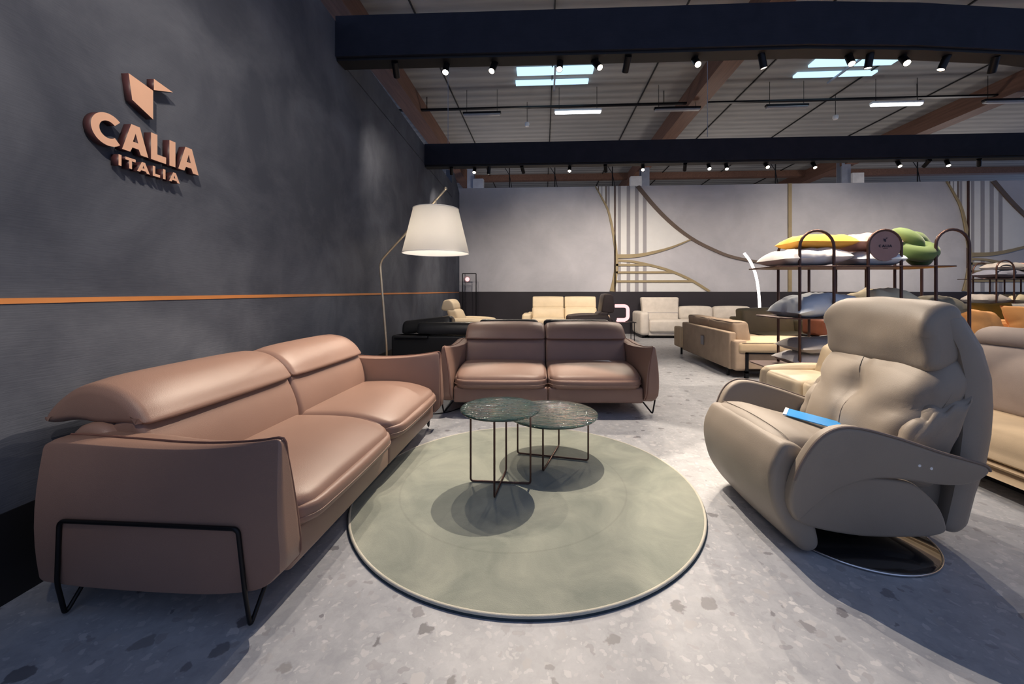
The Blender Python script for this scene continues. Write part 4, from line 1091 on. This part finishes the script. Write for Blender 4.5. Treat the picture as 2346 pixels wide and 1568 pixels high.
for i, (x, tg, lit, pw, cn) in enumerate(near):
    y = path_y(near_path, x)+.115
    spotlight(x, y, 3.60, tg, lit, names[i], G1, pw, cn, big=(i == 1), blend=(.7 if i in (1, 2) else .12 if lit else 1), soft=(.012 if lit else .05))
far = [(-1.78,(-2.3,10,1.5),0,110,90),(-1.33,(-1.2,5.2,.5),1,150,56),(-1.05,(-1.4,8.2,.6),0,280,90),(-.40,(.3,10.6,1.4),0,330,100),(.50,(.2,5.3,.6),1,180,56),(1.18,(1.8,10.5,1.3),0,330,100),
 (1.88,(1.2,4.9,.3),1,170,50),(2.66,(3.4,10.6,1.4),0,340,100),(3.10,(2.6,5.0,.4),1,230,56),(3.42,(3.0,5.6,.4),1,200,60),(4.15,(3.7,4.6,1.0),1,260,60),(5.0,(4.8,5.6,.6),1,260,60),
 (6.5,(6.0,5.6,.6),1,340,70),(7.0,(7.2,10.8,1.4),0,420,115),(7.35,(6.6,5.8,.6),1,300,66),(7.9,(9.8,9.6,1.5),0,420,110)]
n2 = ['dark spotlight nearest left wall on far fascia','lit round spotlight at left end of far fascia','dark spotlight beside left lit lamp on far fascia','dark spotlight above cream loveseat on far fascia','lit spotlight above right end of cream loveseat','tilted dark spotlight left of white column','lit spotlight before the left steel column','dark spotlight left of the bright far lamp','bright glaring spotlight on far fascia','lit spotlight just right of bright far lamp','lit spotlight left of the gold wall batten','lit tilted spotlight left of right steel column','left of two lit lamps at far fascia right end','dark spotlight between the two right lit lamps','rightmost lit spotlight on far fascia','dark spotlight at right end of far fascia']
for i, (x, tg, lit, pw, cn) in enumerate(far):
    y = path_y(far_path, x)+.115
    spotlight(x, y, 3.59, tg, lit, n2[i], G2, pw, cn, big=(i == 8), blend=(.3 if lit else 1))
# lamps on the stand's front fascia behind the camera (out of frame)
def lamp(loc, tgt, power, cone, col=(1,.84,.68), blend=.6, soft=.05):
    ld = bpy.data.lights.new('beam', 'SPOT'); ld.energy = power; ld.color = col; ld.spot_size = math.radians(cone); ld.spot_blend = blend; ld.shadow_soft_size = soft
    lo = bpy.data.objects.new('stand_lamp', ld); COL.objects.link(lo); d = Vector(tgt)-Vector(loc)
    lo.location = loc; lo.rotation_euler = (-d).to_track_quat('Z', 'Y').to_euler()
lamp((-.3, -.3, 3.5), (-2.07, 1.9, 2.05), 400, 64, blend=1)
lamp((-.5, 1.0, 3.6), (-2.1, 3.0, 1.9), 90, 60, blend=1)
# added fill lights, unseen behind the back wall, to brighten the far roof
for x in (-1, 6, 13): 
    ld = bpy.data.lights.new('hall_fill', 'POINT'); ld.energy = 130; ld.color = (1,.88,.78); ld.shadow_soft_size = .4
    lo = bpy.data.objects.new('hall_fill', ld); COL.objects.link(lo); lo.location = (x, 13.6, 3.1)

# daylight filling the hall
w = bpy.data.worlds.new('World'); scene.world = w; w.use_nodes = True
bg = w.node_tree.nodes['Background']; bg.inputs['Color'].default_value = (.37,.48,.77,1); bg.inputs['Strength'].default_value = .64

# ------------------------------------------------------------------ camera
cam = bpy.data.cameras.new('camera'); co_ = bpy.data.objects.new('camera', cam); COL.objects.link(co_)
cam.sensor_width = 36; cam.lens = 910/2346*36; cam.shift_x = -22/2346; cam.shift_y = -117/2346
cam.clip_start = .05; cam.clip_end = 200
co_.location = (0, 0, 1.2); co_.rotation_euler = (PI/2, 0, math.atan(50/910))
scene.camera = co_
scene.view_settings.view_transform = 'Standard'; scene.view_settings.look = 'None'
scene.view_settings.exposure = 0; scene.view_settings.gamma = 1; scene.view_settings.use_curve_mapping = False
scene.cycles.use_denoising = True
